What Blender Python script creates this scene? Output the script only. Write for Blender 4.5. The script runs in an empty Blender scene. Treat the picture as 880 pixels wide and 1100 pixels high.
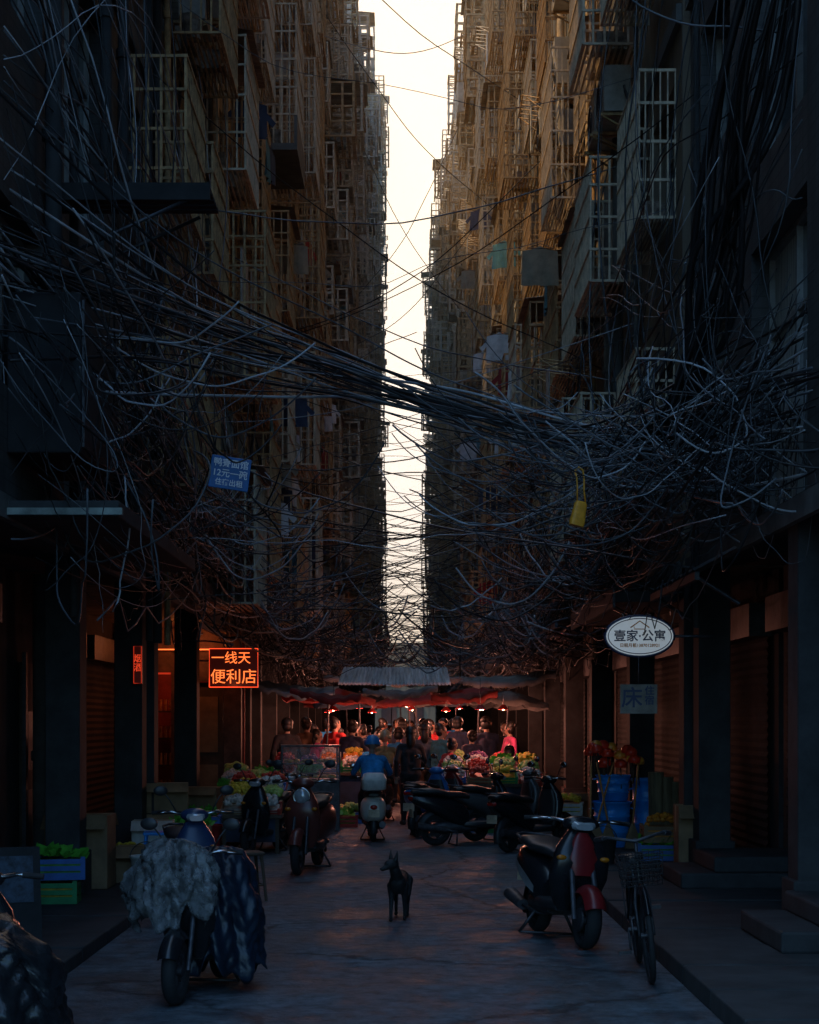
import bpy, math, random, time
import numpy as np
from mathutils import Vector, Matrix
from math import sin, cos, pi, radians, sqrt
R = random.Random(11)
scene = bpy.context.scene
COL = scene.collection
T0 = time.time()

# ------------------------------------------------------------------ helpers
class MB:
    def __init__(s): s.v=[]; s.f=[]; s.m=[]; s.s=[]
    def add(s,vs,fs,mi=0,sm=False):
        o=len(s.v); s.v.extend([tuple(v) for v in vs])
        for f in fs:
            s.f.append(tuple(i+o for i in f)); s.m.append(mi); s.s.append(sm)
    def bx(s,x0,x1,y0,y1,z0,z1,mi=0,M=None):
        vs=[(x0,y0,z0),(x1,y0,z0),(x1,y1,z0),(x0,y1,z0),(x0,y0,z1),(x1,y0,z1),(x1,y1,z1),(x0,y1,z1)]
        if M is not None: vs=[M@Vector(v) for v in vs]
        s.add(vs,[(0,3,2,1),(4,5,6,7),(0,1,5,4),(1,2,6,5),(2,3,7,6),(3,0,4,7)],mi)
    def cyl(s,p0,p1,r0,r1=None,n=10,mi=0,sm=True,caps=True):
        r1=r0 if r1 is None else r1
        p0=Vector(p0);p1=Vector(p1);t=(p1-p0).normalized()
        a=t.orthogonal().normalized(); b=t.cross(a)
        vs=[p0+(a*cos(2*pi*i/n)+b*sin(2*pi*i/n))*r0 for i in range(n)]+[p1+(a*cos(2*pi*i/n)+b*sin(2*pi*i/n))*r1 for i in range(n)]
        s.add(vs,[(i,(i+1)%n,n+(i+1)%n,n+i) for i in range(n)],mi,sm)
        if caps:
            s.add(vs[:n],[tuple(range(n))[::-1]],mi); s.add(vs[n:],[tuple(range(n))],mi)
    def tube(s,pts,r,n=4,mi=0,sm=True):
        P=[Vector(p) for p in pts]; vs=[]; m=len(P)
        for i,p in enumerate(P):
            t=(P[min(i+1,m-1)]-P[max(i-1,0)])
            if t.length<1e-6: t=Vector((0,0,1))
            t.normalize()
            u=Vector((0,0,1)) if abs(t.z)<.9 else Vector((1,0,0))
            a=t.cross(u).normalized(); b=a.cross(t)
            rr=r[i] if isinstance(r,(list,tuple)) else r
            for k in range(n):
                an=2*pi*k/n+.4
                vs.append(p+(a*cos(an)+b*sin(an))*rr)
        fs=[(i*n+k,i*n+(k+1)%n,(i+1)*n+(k+1)%n,(i+1)*n+k) for i in range(m-1) for k in range(n)]
        fs.append(tuple(range(n))[::-1]); fs.append(tuple((m-1)*n+k for k in range(n)))
        s.add(vs,fs,mi,sm)
    def ell(s,c,r,mi=0,nu=14,nv=9,M=None,v0=0,v1=pi):
        c=Vector(c); r=(r,r,r) if not hasattr(r,'__len__') else r; vs=[]
        for j in range(nv+1):
            th=v0+(v1-v0)*j/nv
            for i in range(nu):
                ph=2*pi*i/nu
                p=Vector((r[0]*sin(th)*cos(ph),r[1]*sin(th)*sin(ph),r[2]*cos(th)))
                if M is not None: p=M@p
                vs.append(c+p)
        s.add(vs,[(j*nu+i,(j+1)*nu+i,(j+1)*nu+(i+1)%nu,j*nu+(i+1)%nu) for j in range(nv) for i in range(nu)],mi,True)
    def torus(s,c,RR,r,ax=1,mi=0,nu=28,nv=8,a0=0,a1=2*pi,rw=None):
        c=Vector(c); full=abs(a1-a0-2*pi)<1e-6; N=nu if full else nu+1; rw=rw or r; vs=[]
        for i in range(N):
            a=a0+(a1-a0)*i/nu
            for k in range(nv):
                b=2*pi*k/nv; q=RR+r*cos(b); w=rw*sin(b)
                p=(q*cos(a),w,q*sin(a)) if ax==1 else ((w,q*cos(a),q*sin(a)) if ax==0 else (q*cos(a),q*sin(a),w))
                vs.append(c+Vector(p))
        L=nu
        s.add(vs,[(i*nv+k,((i+1)%N)*nv+k,((i+1)%N)*nv+(k+1)%nv,i*nv+(k+1)%nv) for i in range(L) for k in range(nv)],mi,True)
    def loft(s,rings,mi=0,caps=True,sm=True,closed=True):
        n=len(rings[0]); vs=[p for r in rings for p in r]
        kk=n if closed else n-1
        s.add(vs,[(i*n+k,i*n+(k+1)%n,(i+1)*n+(k+1)%n,(i+1)*n+k) for i in range(len(rings)-1) for k in range(kk)],mi,sm)
        if caps:
            s.add(rings[0],[tuple(range(n))[::-1]],mi); s.add(rings[-1],[tuple(range(n))],mi)
    def mesh(s,name,mats):
        me=bpy.data.meshes.new(name); me.from_pydata(s.v,[],s.f)
        for m in mats: me.materials.append(m)
        me.polygons.foreach_set('material_index',s.m); me.polygons.foreach_set('use_smooth',s.s)
        me.update(); return me
def ringx(x,y,z,hw,hh,n=16,e=2.6):
    o=[]
    for i in range(n):
        a=2*pi*i/n; ca=cos(a); sa=sin(a)
        o.append((x,y+hw*math.copysign(abs(ca)**(2/e),ca),z+hh*math.copysign(abs(sa)**(2/e),sa)))
    return o
def ringz(x,y,z,hx,hy,n=16,e=2.6):
    o=[]
    for i in range(n):
        a=2*pi*i/n; ca=cos(a); sa=sin(a)
        o.append((x+hx*math.copysign(abs(ca)**(2/e),ca),y+hy*math.copysign(abs(sa)**(2/e),sa),z))
    return o
def setp(o,label=None,category=None,group=None,kind=None):
    if label: o["label"]=label
    if category: o["category"]=category
    if group: o["group"]=group
    if kind: o["kind"]=kind
def obj(name,data,parent=None,loc=(0,0,0),rot=(0,0,0),sc=(1,1,1),bevel=0,**k):
    o=bpy.data.objects.new(name,data); COL.objects.link(o)
    o.location=loc; o.rotation_euler=rot; o.scale=sc
    if parent: o.parent=parent
    if bevel:
        b=o.modifiers.new('bevel','BEVEL'); b.width=bevel; b.segments=2; b.limit_method='ANGLE'
    setp(o,**k); return o
def thing(name,loc=(0,0,0),rz=0,sc=1,label='',category='',group=None,rot=None):
    o=bpy.data.objects.new(name,None); o.empty_display_size=.2; COL.objects.link(o)
    o.location=loc; o.rotation_euler=rot or (0,0,rz); o.scale=(sc,sc,sc)
    setp(o,label,category,group); return o
def part(name,mb,mats,parent,bevel=0,**k):
    if not isinstance(mats,(list,tuple)): mats=[mats]
    return obj(name,mb.mesh(name,mats),parent,bevel=bevel,**k)

# ------------------------------------------------------------------ materials
def M(name,c,rough=.6,metal=0,var=.35,scale=5,bump=.0,c2=None,emit=None,es=0,spec=.5,alpha=1,stretch=None):
    m=bpy.data.materials.new(name); m.use_nodes=True; nt=m.node_tree; N=nt.nodes; L=nt.links
    b=N['Principled BSDF']; b.inputs['Roughness'].default_value=rough; b.inputs['Metallic'].default_value=metal
    b.inputs['Specular IOR Level'].default_value=spec
    if emit:
        b.inputs['Emission Color'].default_value=(*emit,1); b.inputs['Emission Strength'].default_value=es
    if alpha<1: b.inputs['Alpha'].default_value=alpha
    tc=N.new('ShaderNodeTexCoord'); mp=N.new('ShaderNodeMapping'); L.new(tc.outputs['Object'],mp.inputs['Vector'])
    if stretch: mp.inputs['Scale'].default_value=stretch
    no=N.new('ShaderNodeTexNoise'); no.inputs['Scale'].default_value=scale; no.inputs['Detail'].default_value=6
    no.inputs['Roughness'].default_value=.65
    L.new(mp.outputs[0],no.inputs['Vector'])
    cr=N.new('ShaderNodeValToRGB'); cr.color_ramp.elements[0].position=.32; cr.color_ramp.elements[1].position=.7
    lo=c2 or tuple(x*(1-var) for x in c)
    cr.color_ramp.elements[0].color=(*lo,1); cr.color_ramp.elements[1].color=(*[min(1,x*(1+var*.6)) for x in c],1)
    L.new(no.outputs['Fac'],cr.inputs[0]); L.new(cr.outputs[0],b.inputs['Base Color'])
    if bump:
        bp=N.new('ShaderNodeBump'); bp.inputs['Strength'].default_value=bump; bp.inputs['Distance'].default_value=.02
        L.new(no.outputs['Fac'],bp.inputs['Height']); L.new(bp.outputs[0],b.inputs['Normal'])
    return m
def wallmat(name,c,grout,tile=(.2,.1),dirt=(.06,.05,.042)):
    m=bpy.data.materials.new(name); m.use_nodes=True; nt=m.node_tree; N=nt.nodes; L=nt.links
    b=N['Principled BSDF']; b.inputs['Roughness'].default_value=.7
    tc=N.new('ShaderNodeTexCoord')
    sp=N.new('ShaderNodeSeparateXYZ'); L.new(tc.outputs['Object'],sp.inputs[0])
    ad=N.new('ShaderNodeMath'); ad.operation='ADD'; L.new(sp.outputs[0],ad.inputs[0]); L.new(sp.outputs[1],ad.inputs[1])
    cb=N.new('ShaderNodeCombineXYZ'); L.new(ad.outputs[0],cb.inputs[0]); L.new(sp.outputs[2],cb.inputs[1])
    br=N.new('ShaderNodeTexBrick'); br.inputs['Scale'].default_value=1; br.inputs['Brick Width'].default_value=tile[0]
    br.inputs['Row Height'].default_value=tile[1]; br.inputs['Mortar Size'].default_value=.006; br.offset=0
    br.inputs['Color1'].default_value=(*c,1); br.inputs['Color2'].default_value=(*[x*.8 for x in c],1); br.inputs['Mortar'].default_value=(*grout,1)
    L.new(cb.outputs[0],br.inputs['Vector'])
    mp=N.new('ShaderNodeMapping'); mp.inputs['Scale'].default_value=(1.6,1.6,.22); L.new(tc.outputs['Object'],mp.inputs[0])
    no=N.new('ShaderNodeTexNoise'); no.inputs['Scale'].default_value=1.6; no.inputs['Detail'].default_value=9; no.inputs['Roughness'].default_value=.7
    L.new(mp.outputs[0],no.inputs['Vector'])
    cr=N.new('ShaderNodeValToRGB'); cr.color_ramp.elements[0].position=.45; cr.color_ramp.elements[1].position=.75
    L.new(no.outputs['Fac'],cr.inputs[0])
    mx=N.new('ShaderNodeMixRGB'); L.new(cr.outputs[0],mx.inputs[0]); L.new(br.outputs[0],mx.inputs[1]); mx.inputs[2].default_value=(*dirt,1)
    L.new(mx.outputs[0],b.inputs['Base Color'])
    bp=N.new('ShaderNodeBump'); bp.inputs['Strength'].default_value=.4; bp.inputs['Distance'].default_value=.02
    L.new(no.outputs['Fac'],bp.inputs['Height']); L.new(bp.outputs[0],b.inputs['Normal'])
    return m
WALLS=[wallmat('tile_grey',(.24,.19,.135),(.12,.1,.08)),wallmat('tile_tan',(.3,.21,.13),(.15,.11,.07),(.1,.1)),
       wallmat('tile_pale',(.28,.225,.165),(.16,.13,.1),(.15,.07)),wallmat('concrete_brown',(.22,.165,.11),(.16,.12,.09),(1.2,1.5))]
WALLN=wallmat('tile_shaded',(.1,.1,.1),(.05,.05,.05),(.2,.1),(.025,.025,.026))  # darker tile for the nearest blocks, alley shade put into its colour
m_conc=M('stained_concrete',(.13,.13,.125),.85,scale=2.5,bump=.4,var=.5)
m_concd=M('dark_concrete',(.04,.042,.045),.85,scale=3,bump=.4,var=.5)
m_rust=M('rusted_steel',(.48,.3,.14),.7,.0,scale=8,var=.6)
m_alu=M('dull_steel',(.58,.46,.32),.5,.1,scale=6,var=.5)
m_shut=M('shutter_steel',(.035,.036,.038),.85,0,scale=3,var=.5)
m_sheet=M('corrugated_sheet',(.33,.25,.18),.6,.1,scale=2,var=.6)
m_sheetb=M('blue_sheet',(.06,.09,.12),.6,.1,scale=2,var=.6)
m_glass=M('window_glass',(.03,.035,.04),.12,0,var=.3,scale=1)
m_frame=M('window_frame',(.3,.3,.29),.5,.3)
m_curt=M('curtain',(.5,.47,.42),.9,stretch=(1,6,.3),scale=4,var=.5)
m_cab=M('cable_black',(.014,.014,.016),.5,var=.3)
m_cabg=M('cable_grey',(.1,.11,.125),.5,var=.6,scale=2)
m_cabl=M('cable_pale',(.4,.42,.46),.5,var=.5,scale=2)
m_rubber=M('rubber',(.018,.018,.02),.8,var=.3,scale=20)
m_blackp=M('black_plastic',(.022,.023,.026),.45,var=.3,scale=12)
m_vinyl=M('seat_vinyl',(.02,.02,.022),.45,var=.3,scale=12,bump=.05)
m_chrome=M('chrome',(.5,.5,.52),.22,1,var=.25,scale=10)
m_dsteel=M('dark_steel',(.08,.08,.09),.5,.6,var=.5,scale=12)
m_lens=M('clear_lens',(.4,.42,.45),.12,.3,var=.1)
m_redl=M('tail_lens',(.35,.01,.008),.2,var=.2)
m_amb=M('amber_lens',(.5,.16,.01),.2,var=.2)
m_white=M('white_plastic',(.6,.59,.56),.4,var=.25,scale=8)
m_wood=M('old_wood',(.09,.06,.04),.75,var=.5,scale=4,stretch=(1,8,1),bump=.2)
m_card=M('cardboard',(.26,.165,.09),.85,var=.35,scale=4)
m_redcl=M('red_fabric',(.42,.02,.02),.75,var=.4,scale=3)
m_blue=M('blue_plastic',(.015,.3,.95),.4,var=.3,scale=5)

# ------------------------------------------------------------------ world, sun, camera
w=bpy.data.worlds.new("World"); scene.world=w; w.use_nodes=True; nt=w.node_tree; N=nt.nodes; L=nt.links
bg=N['Background']; sky=N.new('ShaderNodeTexSky'); sky.sky_type='NISHITA'; sky.sun_disc=False
SE=radians(66); SA=radians(99)
sky.sun_elevation=SE; sky.sun_rotation=-SA; sky.dust_density=2; sky.air_density=1.2
tc=N.new('ShaderNodeTexCoord'); sp=N.new('ShaderNodeSeparateXYZ'); L.new(tc.outputs['Generated'],sp.inputs[0])
mr=N.new('ShaderNodeMapRange'); mr.inputs[1].default_value=.6; mr.inputs[2].default_value=.9; mr.interpolation_type='SMOOTHSTEP'
L.new(sp.outputs[1],mr.inputs[0])
mz=N.new('ShaderNodeMapRange'); mz.inputs[1].default_value=.03; mz.inputs[2].default_value=.3; L.new(sp.outputs[2],mz.inputs[0])
mw=N.new('ShaderNodeMixRGB'); mw.inputs[1].default_value=(2.15,1.68,1.6,1); mw.inputs[2].default_value=(8.4,4.0,1.75,1); L.new(mz.outputs[0],mw.inputs[0])
mx=N.new('ShaderNodeMixRGB'); mx.inputs[1].default_value=(1.12,1.85,2.35,1); L.new(mw.outputs[0],mx.inputs[2]); L.new(mr.outputs[0],mx.inputs[0])
mu=N.new('ShaderNodeMixRGB'); mu.blend_type='MULTIPLY'; mu.inputs[0].default_value=1
L.new(sky.outputs[0],mu.inputs[1]); L.new(mx.outputs[0],mu.inputs[2]); L.new(mu.outputs[0],bg.inputs[0]); bg.inputs[1].default_value=.14
sd=Vector((-sin(SA)*cos(SE),cos(SA)*cos(SE),sin(SE)))
sl=bpy.data.lights.new('sun','SUN'); sl.energy=5; sl.angle=radians(.6); sl.color=(1,.6,.24)
so=bpy.data.objects.new('sun',sl); COL.objects.link(so); so.rotation_euler=sd.to_track_quat('Z','Y').to_euler(); so.location=(0,60,60)
cam=bpy.data.cameras.new('camera'); co=bpy.data.objects.new('camera',cam); COL.objects.link(co)
co.location=(0,0,1.7); co.rotation_euler=(pi/2,0,0); cam.sensor_fit='HORIZONTAL'; cam.sensor_width=24; cam.lens=50
cam.shift_x=7/880; cam.shift_y=225/880; cam.clip_end=3000; scene.camera=co
scene.view_settings.view_transform='Standard'; scene.view_settings.look='None'; scene.view_settings.exposure=0
hm=bpy.data.materials.new('haze'); hm.use_nodes=True; nt=hm.node_tree; nt.nodes.remove(nt.nodes['Principled BSDF'])
vs=nt.nodes.new('ShaderNodeVolumeScatter'); vs.inputs['Density'].default_value=.0045; vs.inputs['Anisotropy'].default_value=.2; vs.inputs['Color'].default_value=(1,.72,.42,1)
nt.links.new(vs.outputs[0],nt.nodes['Material Output'].inputs['Volume'])
mb=MB(); mb.bx(-12,12,32,175,6,60); obj('haze',mb.mesh('haze',[hm]),kind='structure')

# ------------------------------------------------------------------ ground
def groundmat():
    m=bpy.data.materials.new('wet_asphalt'); m.use_nodes=True; nt=m.node_tree; N=nt.nodes; L=nt.links
    b=N['Principled BSDF']; tc=N.new('ShaderNodeTexCoord')
    n1=N.new('ShaderNodeTexNoise'); n1.inputs['Scale'].default_value=1.3; n1.inputs['Detail'].default_value=12; n1.inputs['Roughness'].default_value=.75
    n2=N.new('ShaderNodeTexNoise'); n2.inputs['Scale'].default_value=38; n2.inputs['Detail'].default_value=5
    n3=N.new('ShaderNodeTexNoise'); n3.inputs['Scale'].default_value=7; n3.inputs['Detail'].default_value=8; n3.inputs['Roughness'].default_value=.7
    for n in (n1,n2,n3): L.new(tc.outputs['Object'],n.inputs['Vector'])
    cr=N.new('ShaderNodeValToRGB'); e=cr.color_ramp.elements; e[0].position=.36; e[0].color=(.036,.052,.066,1); e[1].position=.64; e[1].color=(.15,.185,.215,1)
    L.new(n1.outputs[0],cr.inputs[0])
    c3=N.new('ShaderNodeMapRange'); c3.inputs[1].default_value=.35; c3.inputs[2].default_value=.6; c3.inputs[3].default_value=.45; c3.inputs[4].default_value=1.15; L.new(n3.outputs[0],c3.inputs[0])
    m3=N.new('ShaderNodeMixRGB'); m3.blend_type='MULTIPLY'; m3.inputs[0].default_value=1; L.new(cr.outputs[0],m3.inputs[1]); L.new(c3.outputs[0],m3.inputs[2])
    vo=N.new('ShaderNodeTexVoronoi'); vo.feature='DISTANCE_TO_EDGE'; vo.inputs['Scale'].default_value=.5
    ds=N.new('ShaderNodeMixRGB'); ds.inputs[0].default_value=.35; L.new(tc.outputs['Object'],ds.inputs[1]); L.new(n1.outputs['Color'],ds.inputs[2]); L.new(ds.outputs[0],vo.inputs['Vector'])
    ck=N.new('ShaderNodeMapRange'); ck.inputs[1].default_value=0; ck.inputs[2].default_value=.01; L.new(vo.outputs['Distance'],ck.inputs[0])
    mm=N.new('ShaderNodeMixRGB'); mm.blend_type='MULTIPLY'; mm.inputs[0].default_value=.5; L.new(m3.outputs[0],mm.inputs[1]); L.new(ck.outputs[0],mm.inputs[2])
    L.new(mm.outputs[0],b.inputs['Base Color'])
    rr=N.new('ShaderNodeMapRange'); rr.inputs[1].default_value=.38; rr.inputs[2].default_value=.6; rr.inputs[3].default_value=.4; rr.inputs[4].default_value=.8
    L.new(n1.outputs[0],rr.inputs[0]); L.new(rr.outputs[0],b.inputs['Roughness']); b.inputs['Specular IOR Level'].default_value=.4
    a=N.new('ShaderNodeMath'); a.operation='MULTIPLY_ADD'; a.inputs[1].default_value=.3; L.new(n2.outputs[0],a.inputs[0]); L.new(n1.outputs[0],a.inputs[2])
    a3=N.new('ShaderNodeMath'); a3.operation='MULTIPLY_ADD'; a3.inputs[1].default_value=.6; L.new(n3.outputs[0],a3.inputs[0]); L.new(a.outputs[0],a3.inputs[2])
    a2=N.new('ShaderNodeMath'); a2.operation='MULTIPLY_ADD'; a2.inputs[1].default_value=.2; L.new(ck.outputs[0],a2.inputs[0]); L.new(a3.outputs[0],a2.inputs[2])
    bp=N.new('ShaderNodeBump'); bp.inputs['Strength'].default_value=.9; bp.inputs['Distance'].default_value=.06
    L.new(a2.outputs[0],bp.inputs['Height']); L.new(bp.outputs[0],b.inputs['Normal'])
    return m
m_road=groundmat()
mb=MB(); mb.add([(-900,-300,0),(900,-300,0),(900,1500,0),(-900,1500,0)],[(0,1,2,3)]); obj('ground',mb.mesh('ground',[m_concd]),kind='structure')
mb=MB(); mb.add([(-2.28,-5,.004),(1.83,-5,.004),(1.83,150,.004),(-2.28,150,.004)],[(0,1,2,3)]); obj('road',mb.mesh('road',[m_road]),kind='structure')
mb=MB()
y=2.
while y<60:
    mb.bx(1.8,6,y,y+.98,0,.13+R.uniform(-.006,.006)); y+=1.0
mb.bx(1.8,6,60,150,0,.13)
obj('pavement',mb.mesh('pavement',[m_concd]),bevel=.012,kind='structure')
mb=MB(); y=2.
while y<60:
    mb.bx(-6,-2.25,y,y+.98,0,.11+R.uniform(-.006,.006)); y+=1.0
mb.bx(-6,-2.25,60,150,0,.11)
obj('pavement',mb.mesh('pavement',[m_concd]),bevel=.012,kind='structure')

# ------------------------------------------------------------------ cages
def bars(mb,d,w,h,z0,step,t,rails,mi=0,bot=True):
    n=max(2,int(w/step))
    for i in range(n+1):
        y=-w/2+w*i/n; mb.bx(d-t,d,y-t/2,y+t/2,z0,h,mi)
    nd=max(1,int(d/step))
    for sy in (-1,1):
        for i in range(nd):
            x=d*i/nd; mb.bx(x,x+t,sy*w/2-t/2,sy*w/2+t/2,z0,h,mi)
    for z in rails:
        mb.bx(d-t*1.4,d+t*.3,-w/2-t,w/2+t,z-t*.7,z+t*.7,mi)
        for sy in (-1,1): mb.bx(0,d-t*1.5,sy*w/2-t*.7,sy*w/2+t*.7,z-t*.7,z+t*.7,mi)
    if bot:
        for i in range(1,nd*2):
            x=d*i/(nd*2); mb.bx(x-t/2,x+t/2,-w/2+t,w/2-t,z0,z0+t*.8,mi)
def roof(mb,d,w,z,mi=1,n=14):
    pts0=[];pts1=[]
    for i in range(n*2+1):
        y=-w/2+w*i/(n*2); zz=.02*(i%2); pts0.append((0,y,z+.1+zz)); pts1.append((d,y,z+zz))
    mb.loft([pts0,pts1],mi,False,False,False)
    mb.loft([[(a,b,c-.012) for a,b,c in pts1],[(a,b,c-.012) for a,b,c in pts0]],mi,False,False,False)
m_junk1=M('stored_junk',(.24,.19,.15),.8,var=.8,scale=9); 
def junk(mb,d,w,mi):
    for i in range(R.randint(3,7)):
        y=R.uniform(-w/2+.2,w/2-.25); h=R.uniform(.12,.5); x=R.uniform(.08,d-.35)
        if R.random()<.5: mb.bx(x,x+.24,y,y+R.uniform(.15,.3),.05,.05+h,mi)
        else: mb.cyl((x+.12,y,.05),(x+.12,y,.05+h),.09,.12,8,mi)
def mkcage(k,metal,far=0):
    mb=MB(); S=2.2 if far else 1; T=1.9 if far else 1
    if k==0: bars(mb,.7,2.0,1.8,0,.1*S,.02*T,(0.01,.5,1.0,1.4,1.79)); roof(mb,.78,2.05,1.85); junk(mb,.7,2,2)
    if k==1: bars(mb,.55,1.7,1.55,0,.11*S,.021*T,(0.01,.4,.8,1.2,1.54)); junk(mb,.5,1.7,2)
    if k==2:
        mb.bx(0,.9,-1.2,1.2,-.12,0,3); mb.bx(.85,.9,-1.2,1.2,0,.5,3)
        bars(mb,.89,2.36,2.5,0,.12*S,.022*T,(.52,1.0,1.5,2.0,2.49),bot=False); junk(mb,.8,2.2,2)
    if k==3:
        bars(mb,.5,1.5,1.35,0,.14*S,.021*T,(0.01,.3,.6,.9,1.34)); roof(mb,.65,1.6,1.4,1,9)
    if k==4:
        mb.bx(0,.8,-1.2,1.2,-.1,0,3); mb.bx(.77,.8,-1.2,1.2,0,.85,1)
        for i in range(5):
            y=-1.2+2.4*i/4; mb.bx(.765,.805,y-.025,y+.025,.85,2.3,0)
        mb.bx(.78,.79,-1.17,1.17,.86,2.28,4)
        mb.bx(.76,.81,-1.2,1.2,2.28,2.35,0); mb.bx(0,.76,-1.2,-1.17,0,2.3,1); mb.bx(0,.76,1.17,1.2,0,2.3,1); roof(mb,.85,2.45,2.38)
    if k==5:
        bars(mb,.8,2.0,2.25,0,.11*S,.021*T,(0.01,.5,1.0,1.5,1.9,2.24)); junk(mb,.75,1.9,2)
        for i in range(3):
            y=R.uniform(-.9,.5); mb.bx(.5,.52,y,y+R.uniform(.3,.5),R.uniform(.5,1.0),1.9,5)
    if k==6:
        for i in range(6):
            y=-.7+1.4*i/5; mb.tube([(0,y,.2),(.8,y,.32)],.009*T,4)
        mb.tube([(.8,-.72,.32),(.8,.72,.32)],.013*T,4)
        for a in (-.7,.7): mb.tube([(0,a,-.25),(.75,a,.3)],.01*T,4)
        for i in range(3):
            y=R.uniform(-.6,.2); mb.bx(.6,.615,y,y+.35,-.5,.28,5)
    return mb.mesh('window_cage',[metal,m_sheet,m_junk1,m_conc,m_glass,m_curt])
CAGES=[[[mkcage(k,mt,f) for mt in (m_rust,m_alu)] for k in range(7)] for f in (0,1)]
CW=[0,0,0,1,1,3,5,5]
def winmesh(w,h,curt):
    mb=MB(); mb.bx(-.02,0,-w/2,w/2,0,h,1)
    t=.05
    mb.bx(0,.05,-w/2,w/2,0,t,0); mb.bx(0,.05,-w/2,w/2,h-t,h,0)
    for f in (-.5,0,.5):
        y=w*f; y0=max(-w/2,y-t/2); y1=min(w/2,y+t/2); mb.bx(0,.05,y0,y1,t,h-t,0)
    mb.bx(0,.045,-w/2+t,-t/2,h*.68,h*.68+.035,0); mb.bx(0,.045,t/2,w/2-t,h*.68,h*.68+.035,0)
    if curt: mb.bx(.001,.004,-w/2+t,-w*.05,t,h-t,2)
    return mb.mesh('window',[m_frame,m_glass,m_curt])
WIN={(0,c):winmesh(1.5,1.4,c) for c in (0,1)}; WIN.update({(1,c):winmesh(2.0,2.25,c) for c in (0,1)})

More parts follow.
